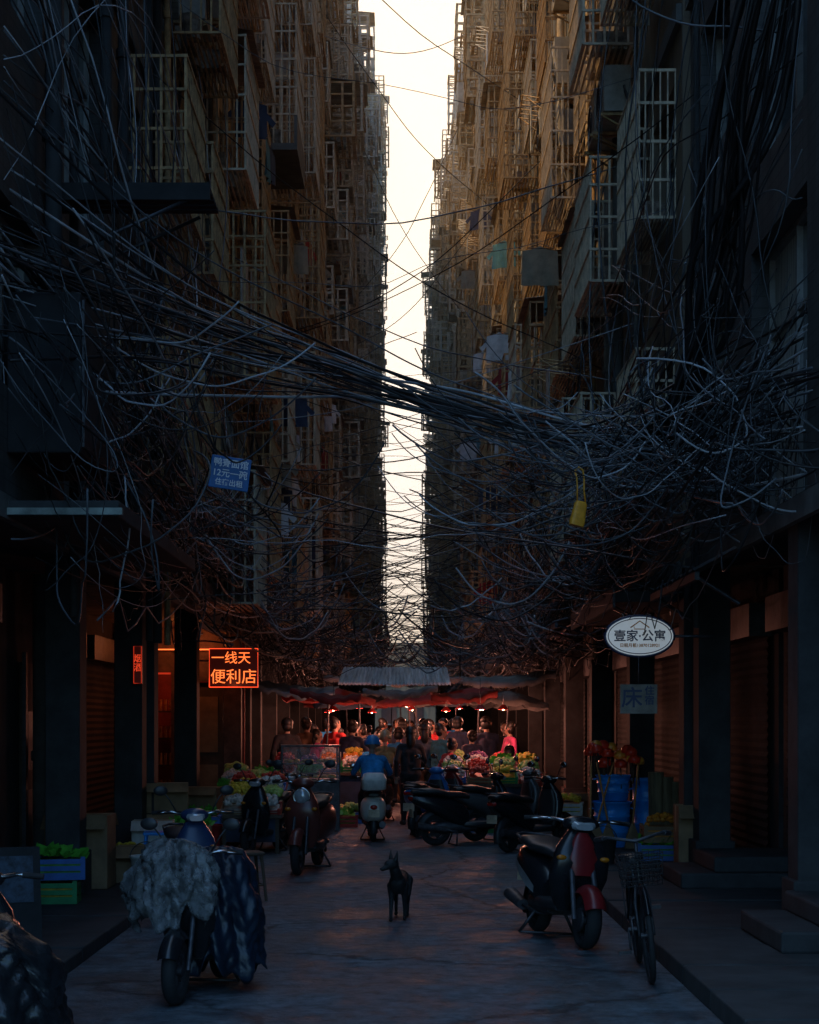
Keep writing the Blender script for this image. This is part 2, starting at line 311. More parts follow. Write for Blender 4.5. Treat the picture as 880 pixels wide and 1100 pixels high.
NB=0
def building(side,y0,y1,H,wx,gx,label,canx,can=True,cz=0,wm=None):
    global NB; NB+=1
    wm=wm or (WALLS[NB%4] if NB%5 else WALLS[1])
    L=y1-y0; root=thing('apartment_building',(side*wx,y0,0),label=label,category='apartment building',group='apartment blocks lining the alley')
    far=1 if y0>43 else 0
    g=3.3; fh=2.9; nf=int((H-g)/fh); top=g+nf*fh; nb=max(3,int(L/2.6)); bw=L/nb
    mb=MB(); X=lambda u:side*u
    types=[R.choice((0,0,1)) for _ in range(nb)]
    def q(a,b,c,d):
        mb.add([a,b,c,d],[(0,1,2,3) if side<0 else (3,2,1,0)])
    for i in range(nb):
        ty=types[i]; ww=(1.5,2.0)[ty]; wh=(1.4,2.25)[ty]; wz=(.9,.1)[ty]
        ya=i*bw; yb=ya+bw; yc=(ya+yb)/2; p=yc-ww/2; r=yc+ww/2; colk=R.choice((0,5,1,5)); colm=R.randint(0,1); colw=R.uniform(.75,1.3)
        for j in range(nf):
            z0=g+j*fh; z1=z0+fh; a=z0+wz; b=a+wh
            q((0,ya,z0),(0,yb,z0),(0,yb,a),(0,ya,a)); q((0,ya,b),(0,yb,b),(0,yb,z1),(0,ya,z1))
            q((0,ya,a),(0,p,a),(0,p,b),(0,ya,b)); q((0,r,a),(0,yb,a),(0,yb,b),(0,r,b))
            dd=X(.22)
            mb.add([(0,p,a),(0,r,a),(dd,r,a),(dd,p,a)],[(0,1,2,3)]); mb.add([(0,p,b),(0,r,b),(dd,r,b),(dd,p,b)],[(0,1,2,3)])
            mb.add([(0,p,a),(0,p,b),(dd,p,b),(dd,p,a)],[(0,1,2,3)]); mb.add([(0,r,a),(0,r,b),(dd,r,b),(dd,r,a)],[(0,1,2,3)])
            yw=y0+yc; seen=yw>9 and (z0<3+yw*.46)
            curt=1 if R.random()<.35 else 0
            if not seen: curt=0
            o=obj('window',WIN[(ty,curt)],root,(X(.2),yc,a),(0,0,0 if side<0 else pi))
            if not seen or yw<(17.8 if side<0 else 16.5): continue
            if R.random()<.9:
                k=colk if R.random()<(.35 if far else .6) else (R.choice(CW) if ty==0 else R.choice((2,5,5,0) if yw<40 else (2,2,4,5,5,0)))
                if yw<30 and k in (2,4): k=5
                if yw<22 and z0<7: k=1
                if ty==1 and k in (1,3): k=5
                zz={0:a-.12,1:a-.06,2:z0+.05,3:a,4:z0+.05,5:a-.3 if ty==0 else z0+.15}[k]
                dx=colw*R.uniform(.85,1.15) if not far else R.choice((.45,.7,1.0,1.2,1.5))*R.uniform(.85,1.15)
                if far and k in (2,4): dx=min(dx,1.1)
                obj('window_cage',CAGES[far][k][colm if R.random()<.7 else 0],root,(-X(.003),yc+R.uniform(-.1,.1),zz),(0,0,0 if side<0 else pi),(dx,R.uniform(.6,1.08) if far else R.uniform(.85,1.08),R.uniform(.8,1.05) if far else R.uniform(.94,1.05)))
            if R.random()<(.3 if far else .13):
                obj('drying_rack',CAGES[far][6][R.randint(0,1)],root,(-X(.003),ya+bw*.95,z0+.5),(0,0,0 if side<0 else pi),(R.uniform(.8,1.5),.8,1))
    D=X(7)
    mb.add([(0,0,g),(D,0,g),(D,0,top),(0,0,top)],[(0,1,2,3)]); mb.add([(0,L,g),(D,L,g),(D,L,top),(0,L,top)],[(0,1,2,3)])
    mb.add([(D,0,0),(D,L,0),(D,L,top),(D,0,top)],[(0,1,2,3)]); mb.add([(0,0,top),(D,0,top),(D,L,top),(0,L,top)],[(0,1,2,3)])
    mb.add([(0,0,g),(D,0,g),(D,L,g),(0,L,g)],[(0,1,2,3)])
    part('wall',mb,wm,root)
    mb=MB()
    for j in range(0,nf+1):
        if j%2==0 or j==nf: mb.bx(*sorted((-X(.06),X(-.003))),0.02,L-.02,g+j*fh-.12,g+j*fh+.06)
    mb.bx(*sorted((-X(.12),X(.1))),0.01,L-.01,top+.003,top+.9)
    part('ledge',mb,m_conc,root)
    for i in range(nb*2+1):
        if R.random()<.6:
            mb=MB(); yy=min(L-.15,max(.15,i*bw/2+R.uniform(-.15,.15)+(.0 if i%2==0 else .45)))
            r=R.choice((.03,.04,.055,.07)); z0=R.choice((2.6,2.6,5,7)); mb.cyl((-X(.12),yy,z0),(-X(.12),yy,top-.3),r,None,8)
            for z in np.arange(z0+1.4,top-1,3.): mb.cyl((-X(.12),yy,z),(-X(.12),yy,z+.09),r*1.35,None,8)
            part('drain_pipe',mb,R.choice((m_alu,m_conc,m_rust)) if y0>15 else m_concd,root)
    gg=X(gx-wx); mb=MB(); 
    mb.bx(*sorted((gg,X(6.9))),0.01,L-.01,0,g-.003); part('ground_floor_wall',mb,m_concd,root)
    npier=max(2,int(L/3.8)); 
    for i in range(npier+1):
        mb=MB(); yy=min(L-.2,max(.2,i*L/npier)); mb.bx(*sorted((X(.02),X(.34))),yy-.17,yy+.17,0,g-.006); 
        mb.bx(*sorted((X(-.02),X(.38))),yy-.21,yy+.21,.1,.5)
        part('pier',mb,m_concd,root,bevel=.01)
    for i in range(npier):
        ya=i*L/npier+.35; yb=(i+1)*L/npier-.35; ty=R.choice((0,0,1))
        mb=MB()
        if ty==0:
            n=26; rings=[]
            for k in range(n*2+1):
                z=.15+2.45*k/(n*2); xx=gg-X(.03+.025*(k%2)); rings.append([(xx,ya,z),(xx,yb,z)])
            mb.loft(rings,0,False,False,False); mb.bx(*sorted((gg-X(.25),gg-X(.003))),ya-.05,yb+.05,2.6,2.95,1)
            part('roller_shutter',mb,[m_shut,m_dsteel],root)
        else:
            ym=(ya+yb)/2
            mb.bx(*sorted((gg-X(.05),gg-X(.003))),ym-.5,ym+.5,.1,2.3,0)
            mb.bx(*sorted((gg-X(.09),gg-X(.05))),ym-.58,ym-.5,.1,2.4,1); mb.bx(*sorted((gg-X(.09),gg-X(.05))),ym+.5,ym+.58,.1,2.4,1)
            for z in (.4,1.2): mb.bx(*sorted((gg-X(.07),gg-X(.052))),ym-.38,ym+.38,z,z+.6,1)
            part('door',mb,[m_wood,m_dsteel],root)
    ya=.3
    while can and ya<L-2:
        ln=R.uniform(2.6,4.6); yb=min(L-.1,ya+ln); d=wx-canx+R.uniform(-.25,.15); z=R.uniform(2.95,3.2)+cz
        if y0+ya<12 : ya=yb+.3; continue
        mb=MB(); 
        if R.random()<.5:
            n=int((yb-ya)/.12); a=[];b=[]
            for k in range(n+1):
                yy=ya+(yb-ya)*k/n; zz=.025*(k%2); a.append((-X(.02),yy,z+.1+zz)); b.append((-X(d),yy,z-.12+zz))
            mb.loft([a,b],0,False,False,False)
            mb.bx(*sorted((-X(d),-X(d-.04))),ya,yb,z-.2,z-.13,1)
            for yy in (ya+.1,yb-.1): mb.cyl((-X(.02),yy,z-.4),(-X(d-.03),yy,z-.16),.018,None,6,1)
        else:
            mb.bx(*sorted((-X(d),-X(.003))),ya,yb,z-.06,z+.05,2)
            mb.bx(*sorted((-X(d+.03),-X(d+.002))),ya,yb,z-.12,z+.1,1)
        part('canopy',mb,[R.choice((m_sheet,m_sheetb,m_sheetb)),m_dsteel,m_concd],root); ya=yb+R.uniform(.05,.6)
    return root
def spans(a,b,st):
    y=a; o=[]
    for s in st:
        o.append((y,y+s-.2)); y+=s
    return o
Ls=spans(4,0,[16,13.2,13,16,16,16,16,16,16]); Rs=spans(4,0,[13.7,13.5,14,15,16,16,16,16,17])
labs=['tall grimy tiled apartment block with caged balconies above shops','narrow weathered apartment tower with rusty window cages and pipes',
      'stained concrete apartment block hung with steel window grilles','dusty brown apartment block with stacked enclosed balconies']
LH=[33,20.9,20.9,26.7,30,35.4,38.3,44,50]
for i,(a,b) in enumerate(Ls):
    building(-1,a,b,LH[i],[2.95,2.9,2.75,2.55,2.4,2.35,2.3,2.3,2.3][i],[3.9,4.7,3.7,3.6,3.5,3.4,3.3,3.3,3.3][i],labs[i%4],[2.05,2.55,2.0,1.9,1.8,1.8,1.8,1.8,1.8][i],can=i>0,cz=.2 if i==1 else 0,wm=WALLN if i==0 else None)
for i,(a,b) in enumerate(Rs):
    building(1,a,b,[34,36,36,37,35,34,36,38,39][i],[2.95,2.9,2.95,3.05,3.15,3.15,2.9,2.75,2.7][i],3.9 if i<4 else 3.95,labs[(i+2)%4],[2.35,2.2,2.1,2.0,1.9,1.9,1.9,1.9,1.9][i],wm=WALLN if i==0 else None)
t=thing('corner_building',(0,158,0),label='low dusty building closing the far end of the alley',category='building')
mb=MB(); mb.bx(-9,9,0,8,0,9.0); part('wall',mb,WALLS[3],t)
for k in range(6):
    for j in range(2):
        mb=MB(); mb.bx(-7+2.5*k,-5.6+2.5*k,-.06,-.003,1.5+3.6*j,3.1+3.6*j,1); mb.bx(-7.1+2.5*k,-5.5+2.5*k,-.12,-.062,1.38+3.6*j,1.48+3.6*j,0); part('window',mb,[m_frame,m_glass],t)

# ------------------------------------------------------------------ air conditioners
def acmesh():
    mb=MB(); mb.bx(.12,.45,-.4,.4,0,.56,0)
    mb.torus((.452,-.1,.28),.21,.012,0,1,20,6); 
    for k in range(5): mb.torus((.452,-.1,.28),.04*k+.03,.005,0,1,16,4)
    mb.bx(.05,.5,-.36,-.32,-.04,-.004,2); mb.bx(.05,.5,.32,.36,-.04,-.004,2); mb.bx(0,.04,-.4,.4,-.3,.0,2)
    for y in (-.34,.34): mb.tube([(.04,y,-.28),(.46,y,-.04)],.014,4,2)
    mb.tube([(.2,.4,.3),(.2,.5,.2),(.05,.52,-.2),(.0,.5,-.8)],.02,6,1)
    return mb.mesh('air_conditioner',[M('dusty_white',(.34,.31,.27),.6,var=.4,scale=5),m_dsteel,m_rust])
AC=acmesh()
for i in range(110):
    s=R.choice((-1,1)); y=R.uniform(20,90); z=R.uniform(4.6,4+y*.36)
    if s>0: wx=2.9 if y<31 else 2.95 if y<45 else 3.05 if y<60 else 3.15
    else: wx=2.9 if y<33 else 2.75 if y<46 else 2.55 if y<62 else 2.4
    obj('air_conditioner',AC,None,(s*wx,y,z),(0,0,0 if s<0 else pi),label='dusty white air conditioner on a rusty wall bracket',category='air conditioner',group='air conditioners on the facades')
LM=[M('cloth_'+n,c,.9,var=.3) for n,c in (('pale',(.6,.6,.62)),('navy',(.03,.05,.1)),('red',(.3,.03,.03)),('teal',(.06,.2,.26)),('tan',(.3,.24,.17)))]
LN=['pale','navy','red','teal','tan']
def laundry(loc,rz,mi,kind):
    t=thing('hanging_laundry',loc,rz,label='damp %s garment drying on a hanger under a window cage'%LN[mi],category='laundry',group='laundry hung from the facades')
    mb=MB(); W=.26; rings=[]
    for j in range(9):
        z=-.08-.6*j/8; ww=W*(1+.1*j/8) if j>0 else .1; rr=[]
        for k in range(9):
            u=k/8*2-1; rr.append((.03*sin(u*7+j*.4)*(j/8),u*ww,z-(.05*abs(u) if j==0 else 0)))
        rings.append(rr)
    mb.loft(rings,0,False,True,False)
    if kind:
        for s in (-1,1):
            mb.loft([[(0,s*.1,-.1),(0,s*.16,-.24)],[(0.02,s*.42,-.4),(.02,s*.36,-.48)]],0,False,True,False)
    part('garment',mb,LM[mi],t); mb=MB(); mb.tube([(0,0,0),(0,0,-.05),(0,-.2,-.12),(0,.2,-.12),(0,0,-.05)],.006,4); part('hanger',mb,m_dsteel,t)
for i in range(56):
    s=R.choice((-1,1)); y=R.uniform(25,60); laundry((s*R.uniform(2.0,2.35),y,R.uniform(4.6,4.5+y*.28)),R.uniform(-.5,.5)+R.choice((0,pi/2)),R.choice((0,0,1,2,3,4)),R.random()<.6)

# ------------------------------------------------------------------ cables
def bez(p0,p1,p2,p3,n=16):
    o=[]
    for i in range(n+1):
        t=i/n; a=(1-t)**3;b=3*t*(1-t)**2;c=3*t*t*(1-t);d=t**3
        o.append(p0*a+p1*b+p2*c+p3*d)
    return o
def wob(pts,amp,f=1.):
    ph=[R.uniform(0,6.28) for _ in range(6)]; fr=[R.uniform(.6,2.6)*f for _ in range(6)]; n=len(pts)
    o=[]
    for i,p in enumerate(pts):
        t=i/(n-1)*6; e=min(1,4*i/(n-1),4*(n-1-i)/(n-1))
        o.append(p+Vector((sin(t*fr[0]+ph[0])+.5*sin(t*fr[3]*2+ph[3]),sin(t*fr[1]+ph[1]),sin(t*fr[2]+ph[2])+.5*sin(t*fr[4]*2+ph[4])))*amp*e)
    return o
def mats_c(): return [m_cab,m_cabg,m_cabl]
def cpick(y=0): 
    r=R.random()
    if y>26: return 0 if r<.75 else 1
    return 0 if r<.48 else (1 if r<.87 else 2)
def catmull(P,n=10):
    P=[Vector(p) for p in P]; P=[P[0]*2-P[1]]+P+[P[-1]*2-P[-2]]; o=[]
    for i in range(1,len(P)-2):
        for k in range(n):
            t=k/n; a,b,c,d=P[i-1:i+3]
            o.append(.5*((2*b)+(c-a)*t+(2*a-5*b+4*c-d)*t*t+(3*b-a-3*c+d)*t**3))
    o.append(P[-2]); return o
def jit(s): return Vector((R.gauss(0,s),R.gauss(0,s),R.gauss(0,s)))
def rad(y): return R.choice((.0035,.005,.008)) if y<19 else R.choice((.0045,.007,.011)) if y<30 else R.choice((.007,.01,.014))
def clampw(pts,zm=2.55): return [Vector((max(-2.98,min(2.98,p.x)),p.y,max(zm+.15*sin(p.y*9),p.z))) for p in pts]
def tangle(side,n,lab,knots):
    mb=MB()
    for i in range(n):
        u=R.random()**1.25; y0=11.8+48*u; typ=R.random()
        zc=lambda y:4.35-.012*(y-12)+.55*sin(y*.9+side)+.25*sin(y*2.3)
        if typ<.7:
            ln=R.choice((1,1,1,-1))*R.uniform(3,11); y1=max(11.8,y0+ln)
            p0=Vector((side*R.uniform(2.1,2.85),y0,zc(y0)+R.gauss(0,.5))); p3=Vector((side*R.uniform(2.1,2.85),y1,zc(y1)+R.gauss(0,.5))); sg=R.uniform(.1,1.3)
            pts=bez(p0,p0+(p3-p0)*.3+Vector((-side*R.uniform(-.1,.6),0,-sg)),p0+(p3-p0)*.7+Vector((-side*R.uniform(-.1,.6),0,-sg*R.uniform(.5,1.2))),p3,22)
            pts=wob(pts,R.uniform(.005,.035),1.)
        elif typ<.8:
            p0=Vector((side*R.uniform(2.0,2.8),y0,zc(y0)+R.gauss(0,.35))); p3=p0+jit(.5)
            pts=bez(p0,p0+jit(.6)+Vector((-side*.15,0,-.8)),p3+jit(.6)+Vector((-side*.15,0,-.8)),p3,22); pts=wob(pts,.015)
        elif typ<.93:
            p0=Vector((side*R.uniform(2.3,2.9),y0,zc(y0)+R.gauss(0,.3))); p3=Vector((side*R.uniform(2.5,2.95),y0+R.uniform(-3,5),p0.z+R.uniform(1,8)))
            pts=bez(p0,p0+Vector((-side*.3,R.uniform(-1,1),.6)),p3+Vector((-side*.5,R.uniform(-1,1),-2.0)),p3,20); pts=wob(pts,.03)
        else:
            p0=Vector((side*R.uniform(2.0,2.8),y0,zc(y0)+R.gauss(0,.3))); pts=[p0]; d=Vector((-side*R.uniform(-.3,.5),R.uniform(-.5,.5),-.5))
            for q in range(13):
                d=(d+jit(.2)+Vector((0,0,-.14))).normalized(); pts.append(pts[-1]+d*.085)
        mb.tube(clampw(pts),rad(y0),5,cpick(y0))
    for (kc,cnt,sp) in knots:
        kc=Vector(kc)
        for i in range(cnt):
            p0=kc+Vector((R.gauss(0,sp*.8),R.gauss(0,sp*1.3),R.gauss(0,sp*.4))); dr=Vector((R.choice((-1,1))*R.uniform(.6,1.9),R.uniform(-1.4,1.4),R.uniform(-.5,.5))); p3=p0+dr
            pts=bez(p0,p0+dr*.3-Vector((0,0,R.uniform(.1,.9)))+jit(.08),p0+dr*.7-Vector((0,0,R.uniform(.1,.9)))+jit(.08),p3,24); pts=wob(pts,.015)
            mb.tube(clampw(pts),rad(kc.y),5,cpick(kc.y))
    obj('cable_tangle',mb.mesh('cable_tangle',mats_c()),label=lab,category='cables',kind='stuff')
tangle(-1,860,'dense tangle of old utility cables sagging along tiled facade',[((-2.6,14,4.6),45,.5),((-2.3,18,4.1),55,.5),((-2.1,24,3.7),60,.5),((-1.9,31,3.4),60,.5)])
tangle(1,880,'knotted mass of utility cables looped along shop fronts',[((2.15,14.6,4.15),150,.42),((2.5,13.2,3.9),65,.45),((2.1,19,3.7),70,.5),((1.9,25,3.4),60,.5),((1.8,32,3.3),60,.5)])
mb=MB()
for i in range(170):
    y=17+100*R.random()**1.3; z=R.uniform(3.1,5.0)+(y-15)*.035+(R.random()**3)*4; s=R.uniform(.1,.9); dy=R.uniform(-10,10)
    a=Vector((-2.6,y-dy/2,z+R.uniform(-.9,1.6))); b=Vector((2.7,y+dy/2,z+R.uniform(-.9,1.6)))
    t0=R.uniform(.2,.45)
    mb.tube(wob(bez(a,a+(b-a)*t0-Vector((0,0,s)),a+(b-a)*(t0+.3)-Vector((0,0,s*R.uniform(.5,1.3))),b,22),R.choice((.01,.03,.08))),rad(y),4,cpick(y))
for i in range(300):
    y=R.uniform(24,60); x=R.choice((-1,1))*R.uniform(.2,2.2); z=R.uniform(2.7,3.5)+(y-24)*.02; p0=Vector((x,y,z)); p3=p0+Vector((R.uniform(-1.4,1.4),R.uniform(-3,3),R.uniform(-.2,.4))); d=p3-p0; sg=Vector((0,0,R.uniform(.1,.5)))
    mb.tube(bez(p0,p0+d*.3-sg,p0+d*.7-sg,p3,16),R.choice((.007,.01,.013)),4,cpick(y))
obj('wire_web',mb.mesh('wire_web',mats_c()),label='web of thin wires crossing between the facades',category='wires',kind='stuff')
def cable(P,r,mi,lab,amp=.03,grp='cables strung over the alley',n=10):
    mb=MB(); mb.tube(wob(catmull(P,n),amp),r,6,0)
    obj('overhead_cable',mb.mesh('overhead_cable',[mats_c()[mi]]),label=lab,category='cable',group=grp)
for i in range(34):
    o=Vector((0,R.uniform(-.14,.14),R.gauss(0,.07)))
    P=[Vector((-2.98,12.4,5.2))+o*6+jit(.16),Vector((-1.75,14,5.0))+o*3+jit(.09),Vector((-.55,15,4.76))+o*1.2+jit(.04),Vector((.55,15.2,4.47))+o+jit(.035),Vector((1.75,15.2,4.22))+o*1.2+jit(.06),Vector((2.5,14,4.22))+o*3+jit(.1),Vector((2.98,12.3,4.15))+o*4+jit(.12)]
    cable(P,R.choice((.005,.007,.012)),R.choice((0,0,1,2)),'grey-black cable in the loose bundle sagging over the alley',.04)
for i in range(14):
    P=[Vector((2.0,15.1,4.15))+jit(.08),Vector((2.35,14.4,4.25))+jit(.1),Vector((2.5,13.6,5.2))+jit(.1),Vector((2.62,12.7,6.6))+jit(.12),Vector((2.85,12,8.4))+jit(.1)]
    cable(P,R.choice((.012,.018,.028)),0,'heavy black cable climbing the facade in a thick bunch',.03)
for i in range(18):
    P=[Vector((-2.9,12.4,5.1))+jit(.2),Vector((-2.5,16,4.6))+jit(.15),Vector((-2.3,21,4.1))+jit(.15),Vector((-2.4,28,4.2))+jit(.12),Vector((-2.3,38,4.4))+jit(.12)]
    cable(P,R.choice((.007,.011)),R.choice((0,0,1,2)),'sagging utility cable running along the shop canopies',.04)
for i in range(12):
    P=[Vector((2.2,14.6,4.2))+jit(.12),Vector((2.2,18,3.75))+jit(.12),Vector((2.3,23,3.9))+jit(.12),Vector((2.1,29,3.6))+jit(.12),Vector((2.2,38,4.0))+jit(.12)]
    cable(P,R.choice((.008,.013)),R.choice((0,0,1)),'thick black cable running along the shop canopies',.04)
for i in range(26):
    P=[Vector((-2.9,12.4,R.uniform(5.5,8.5))),Vector((-2.5+R.uniform(-.2,.5),R.uniform(14,17),R.uniform(5.0,7.5))),Vector((-2.6+R.uniform(0,.5),R.uniform(19,25),R.uniform(4,7)))]
    cable(P,R.choice((.0045,.006,.008)),R.choice((0,1,1,2)),'slack drop cable fanning down the tiled facade',.03)
for i in range(12):
    P=[Vector((2.9,12.4,R.uniform(5.5,8.5))),Vector((2.5-R.uniform(-.2,.4),R.uniform(13,15),R.uniform(4.6,6.5))),Vector((2.6-R.uniform(0,.5),R.uniform(17,22),R.uniform(4,7)))]
    cable(P,R.choice((.0045,.006)),R.choice((0,1,1)),'slack drop cable curving down beside window cages',.03)
for (a,b,s,r) in [((-2.9,22,13.5),(2.9,27,13.0),.4,.01),((-2.8,30,17),(2.9,36,14.5),.5,.011),((-2.6,40,18),(2.7,52,23),.8,.012),((-2.5,45,21),(2.8,47,15.5),.6,.012),
                  ((-2.4,60,24),(2.7,66,17),.9,.014),((-2.4,62,15),(2.8,58,19),.9,.014),((-2.9,19,9),(2.9,24,6.6),.4,.008),((-2.9,18,7.2),(2.9,21,8.6),.5,.008),
                  ((-2.9,24,8.5),(2.9,20,5.6),.4,.008),((-2.8,33,9),(2.9,30,12),.7,.01),((-2.3,75,20),(2.7,70,27),1,.016),((1.0,13.5,8.2),(2.9,12.9,6.9),.35,.008)]:
    a=Vector(a); b=Vector(b); cable([a,(a+b)/2-Vector((0,0,s)),b],r,R.choice((0,1)),'single slack cable crossing high between two facades',.02)

# ------------------------------------------------------------------ text
def text(s,size,mat,parent,loc,rot=(pi/2,0,0),name='lettering',ext=.003,sx=1,off=0):
    cu=bpy.data.curves.new('t','FONT'); cu.body=s; cu.size=size; cu.extrude=ext; cu.offset=off; cu.align_x='CENTER'; cu.align_y='CENTER'; cu.resolution_u=3
    to=bpy.data.objects.new('t',cu); COL.objects.link(to); bpy.context.view_layer.update()
    me=bpy.data.meshes.new_from_object(to.evaluated_get(bpy.context.evaluated_depsgraph_get())); bpy.data.objects.remove(to)
    me.materials.clear(); me.materials.append(mat); me.name=name
    return obj(name,me,parent,loc,rot,(sx,1,1))
e_or=M('neon_orange',(.8,.2,.06),.5,emit=(1,.17,.035),es=1.8,var=.05)
e_rd=M('neon_red',(.6,.05,.03),.5,emit=(1,.07,.02),es=1.5,var=.1)
e_dim=M('dim_red_tube',(.4,.04,.03),.5,emit=(1,.06,.02),es=.35,var=.3)
e_pan=M('sign_panel_lit',(.03,.006,.005),.5,emit=(1,.06,.015),es=.015,var=.1)
m_sgn=M('sign_white',(.8,.8,.77),.45,var=.1,scale=3,emit=(.85,.9,.92),es=.2)
m_sgt=M('sign_navy_ink',(.02,.03,.08),.5,var=.1); m_sgo=M('sign_orange_ink',(.6,.2,.03),.5,var=.1)
t=thing('neon_shop_sign',(-2.5,25.2,2.5),label='glowing orange-red neon convenience store sign on a bracket',category='sign',sc=.98)
mb=MB(); mb.bx(-.37,.37,0,.09,-.31,.29); part('panel',mb,e_pan,t,bevel=.01)
mb=MB()
def frame(mb,x0,x1,z0,z1,r=.01): mb.tube([(x0,-.02,z0),(x1,-.02,z0),(x1,-.02,z1),(x0,-.02,z1),(x0,-.02,z0)],r,6)
frame(mb,-.365,.365,-.3,.28,.008); part('neon_tube',mb,e_rd,t)
text('便利店',.235,e_or,t,(0,-.012,-.155)); text('一线天',.2,e_or,t,(-.04,-.012,.13))
mb=MB(); mb.tube([(-.37,.05,.1),(-.7,.05,.1)],.015,6); part('bracket',mb,m_dsteel,t)
t=thing('neon_blade_sign',(-3.0,19.3,2.34),sc=.72,label='small upright red-lit shop sign fixed to a pier',category='sign')
mb=MB(); mb.bx(-.07,.07,0,.06,-.3,.3); part('panel',mb,e_pan,t); mb=MB(); frame(mb,-.06,.06,-.29,.29,.007); part('neon_tube',mb,e_dim,t)
e_mid=M('worn_red_neon',(.5,.05,.03),.5,emit=(1,.07,.02),es=.8,var=.3)
text('烟\n酒',.14,e_mid,t,(0,-.01,.02))
t=thing('storefront',(0,27.6,0),label='recessed store front with wooden door and red light strip',category='storefront')
mb=MB(); mb.bx(-4.65,-4.3,0,.2,.1,3.2); mb.bx(-3.75,-3.5,0,.2,.1,3.2); mb.bx(-2.9,-2.62,0,.2,.1,3.2); mb.bx(-4.3,-3.75,0,.2,2.5,3.2); mb.bx(-3.5,-2.9,0,.2,2.35,3.2); part('wall',mb,M('shop_plaster',(.14,.08,.06),.8,var=.6),t)
mb=MB(); mb.bx(-3.48,-2.92,.08,.13,.12,2.33); mb.bx(-3.4,-3.0,.06,.079,.4,1.0,1); mb.bx(-3.4,-3.0,.06,.079,1.2,2.1,1); part('door',mb,[m_wood,m_card],t)
mb=MB(); mb.bx(-4.5,-2.75,-.12,-.09,2.85,2.868); part('light_strip',mb,e_or,t)
mb=MB(); mb.bx(-4.29,-4.27,-.03,-.003,.4,2.5); mb.bx(-4.29,-3.76,-.03,-.003,2.46,2.49); part('neon_edge',mb,e_dim,t)
mb=MB(); mb.bx(-4.6,-2.7,1.5,1.55,.1,3.1); part('back_wall',mb,M('red_interior',(.3,.06,.04),.7,var=.4),t)
mb=MB()
for z in (.5,.95,1.4,1.85):
    mb.bx(-4.28,-3.77,.9,1.2,z,z+.03)
    for k in range(6): mb.cyl((-4.22+.08*k,1,z+.03),(-4.22+.08*k,1,z+.22),.03,None,8,1)
part('shelf',mb,[m_wood,M('bottled_goods',(.5,.25,.05),.4,var=.8,scale=11)],t)
def lamp(loc,e,c,r=.06):
    l=bpy.data.lights.new('lamp','POINT'); l.energy=e; l.color=c; l.shadow_soft_size=r; o=bpy.data.objects.new('lamp',l); COL.objects.link(o); o.location=loc
lamp((-3.4,27.1,2.95),8,(1,.26,.08)); lamp((-4.0,28.3,2.6),5,(1,.16,.05)); lamp((-2.5,25.0,2.2),1.2,(1,.22,.07))
t=thing('oval_sign',(2.11,15.2,2.46),sc=.84,label='white oval apartment sign with navy and orange characters',category='sign')
rg=lambda y,a,b:[(a*cos(2*pi*i/40),y,b*sin(2*pi*i/40)) for i in range(40)]
mb=MB(); mb.loft([rg(0,.355,.205),rg(.07,.355,.205)],0,True,False); part('panel',mb,m_sgn,t)
mb=MB(); mb.tube([Vector(p) for p in rg(-.004,.335,.187)]+[rg(-.004,.335,.187)[0]],.005,4); mb.tube([Vector(p) for p in rg(.035,.365,.214)]+[rg(.035,.365,.214)[0]],.018,6); part('rim',mb,m_sgt,t)
text('壹家·公寓',.13,m_sgt,t,(0,-.004,-.005),off=.002); text('日租月租13870128921',.045,m_sgo,t,(0,-.004,-.1),sx=1.0,off=.001)
mb=MB(); mb.tube([(-.1,-.006,.09),(0,-.006,.16),(.1,-.006,.09)],.007,4); mb.tube([(-.06,-.006,.1),(-.06,-.006,.075),(.06,-.006,.075),(.06,-.006,.1)],.005,4); part('roof_emblem',mb,m_sgo,t)
mb=MB(); mb.tube([(.36,.04,0),(.8,.04,0)],.015,6); mb.tube([(.2,.04,.17),(.25,.04,.6)],.01,6); part('bracket',mb,m_dsteel,t)
m_sgg=M('sign_grey',(.2,.165,.13),.7,var=.5)
t=thing('bed_sign',(2.1,15.2,1.9),sc=.87,label='dim grey plate sign hanging below the oval sign',category='sign')
mb=MB(); mb.bx(-.19,.19,0,.02,-.15,.15); part('panel',mb,m_sgg,t)
text('床',.22,m_sgt,t,(-.07,-.004,0),off=.003); text('住\n宿',.1,m_sgt,t,(.11,-.004,.03),off=.002); mb=MB(); mb.tube([(0,.01,.15),(0,.01,.44)],.006,4); part('bracket',mb,m_dsteel,t)
m_bs=M('sign_blue',(.01,.08,.3),.5,var=.4,emit=(.02,.2,.5),es=.03); m_bt=M('sign_pale_ink',(.5,.58,.68),.5,var=.3,emit=(.6,.75,.9),es=.03)
t=thing('blue_sign',(-1.45,14.3,3.78),label='blue notice board with pale characters hung among cables',category='sign',rot=(.1,.12,.2),sc=.84)
mb=MB(); mb.bx(-.2,.2,0,.02,-.16,.16); part('panel',mb,m_bs,t,bevel=.008)
text('鸭寮面馆',.088,m_bt,t,(0,-.004,.09),off=.001); text('12元一碗',.088,m_bt,t,(0,-.004,-.01),off=.001); text('住宿出租',.07,m_bt,t,(0,-.004,-.1),off=.001)
mb=MB(); mb.tube([(-.18,.01,.16),(-.3,.1,1.2)],.005,4); mb.tube([(.18,.01,.16),(.25,.1,1.2)],.005,4); part('wire_hanger',mb,m_dsteel,t)
m_matte=M('matte_board',(.02,.021,.023),.9,var=.4)
t=thing('sandwich_board',(-2.78,11.9,.11),.35,sc=.85,label='dark folding board with a faded blue notice',category='sign')
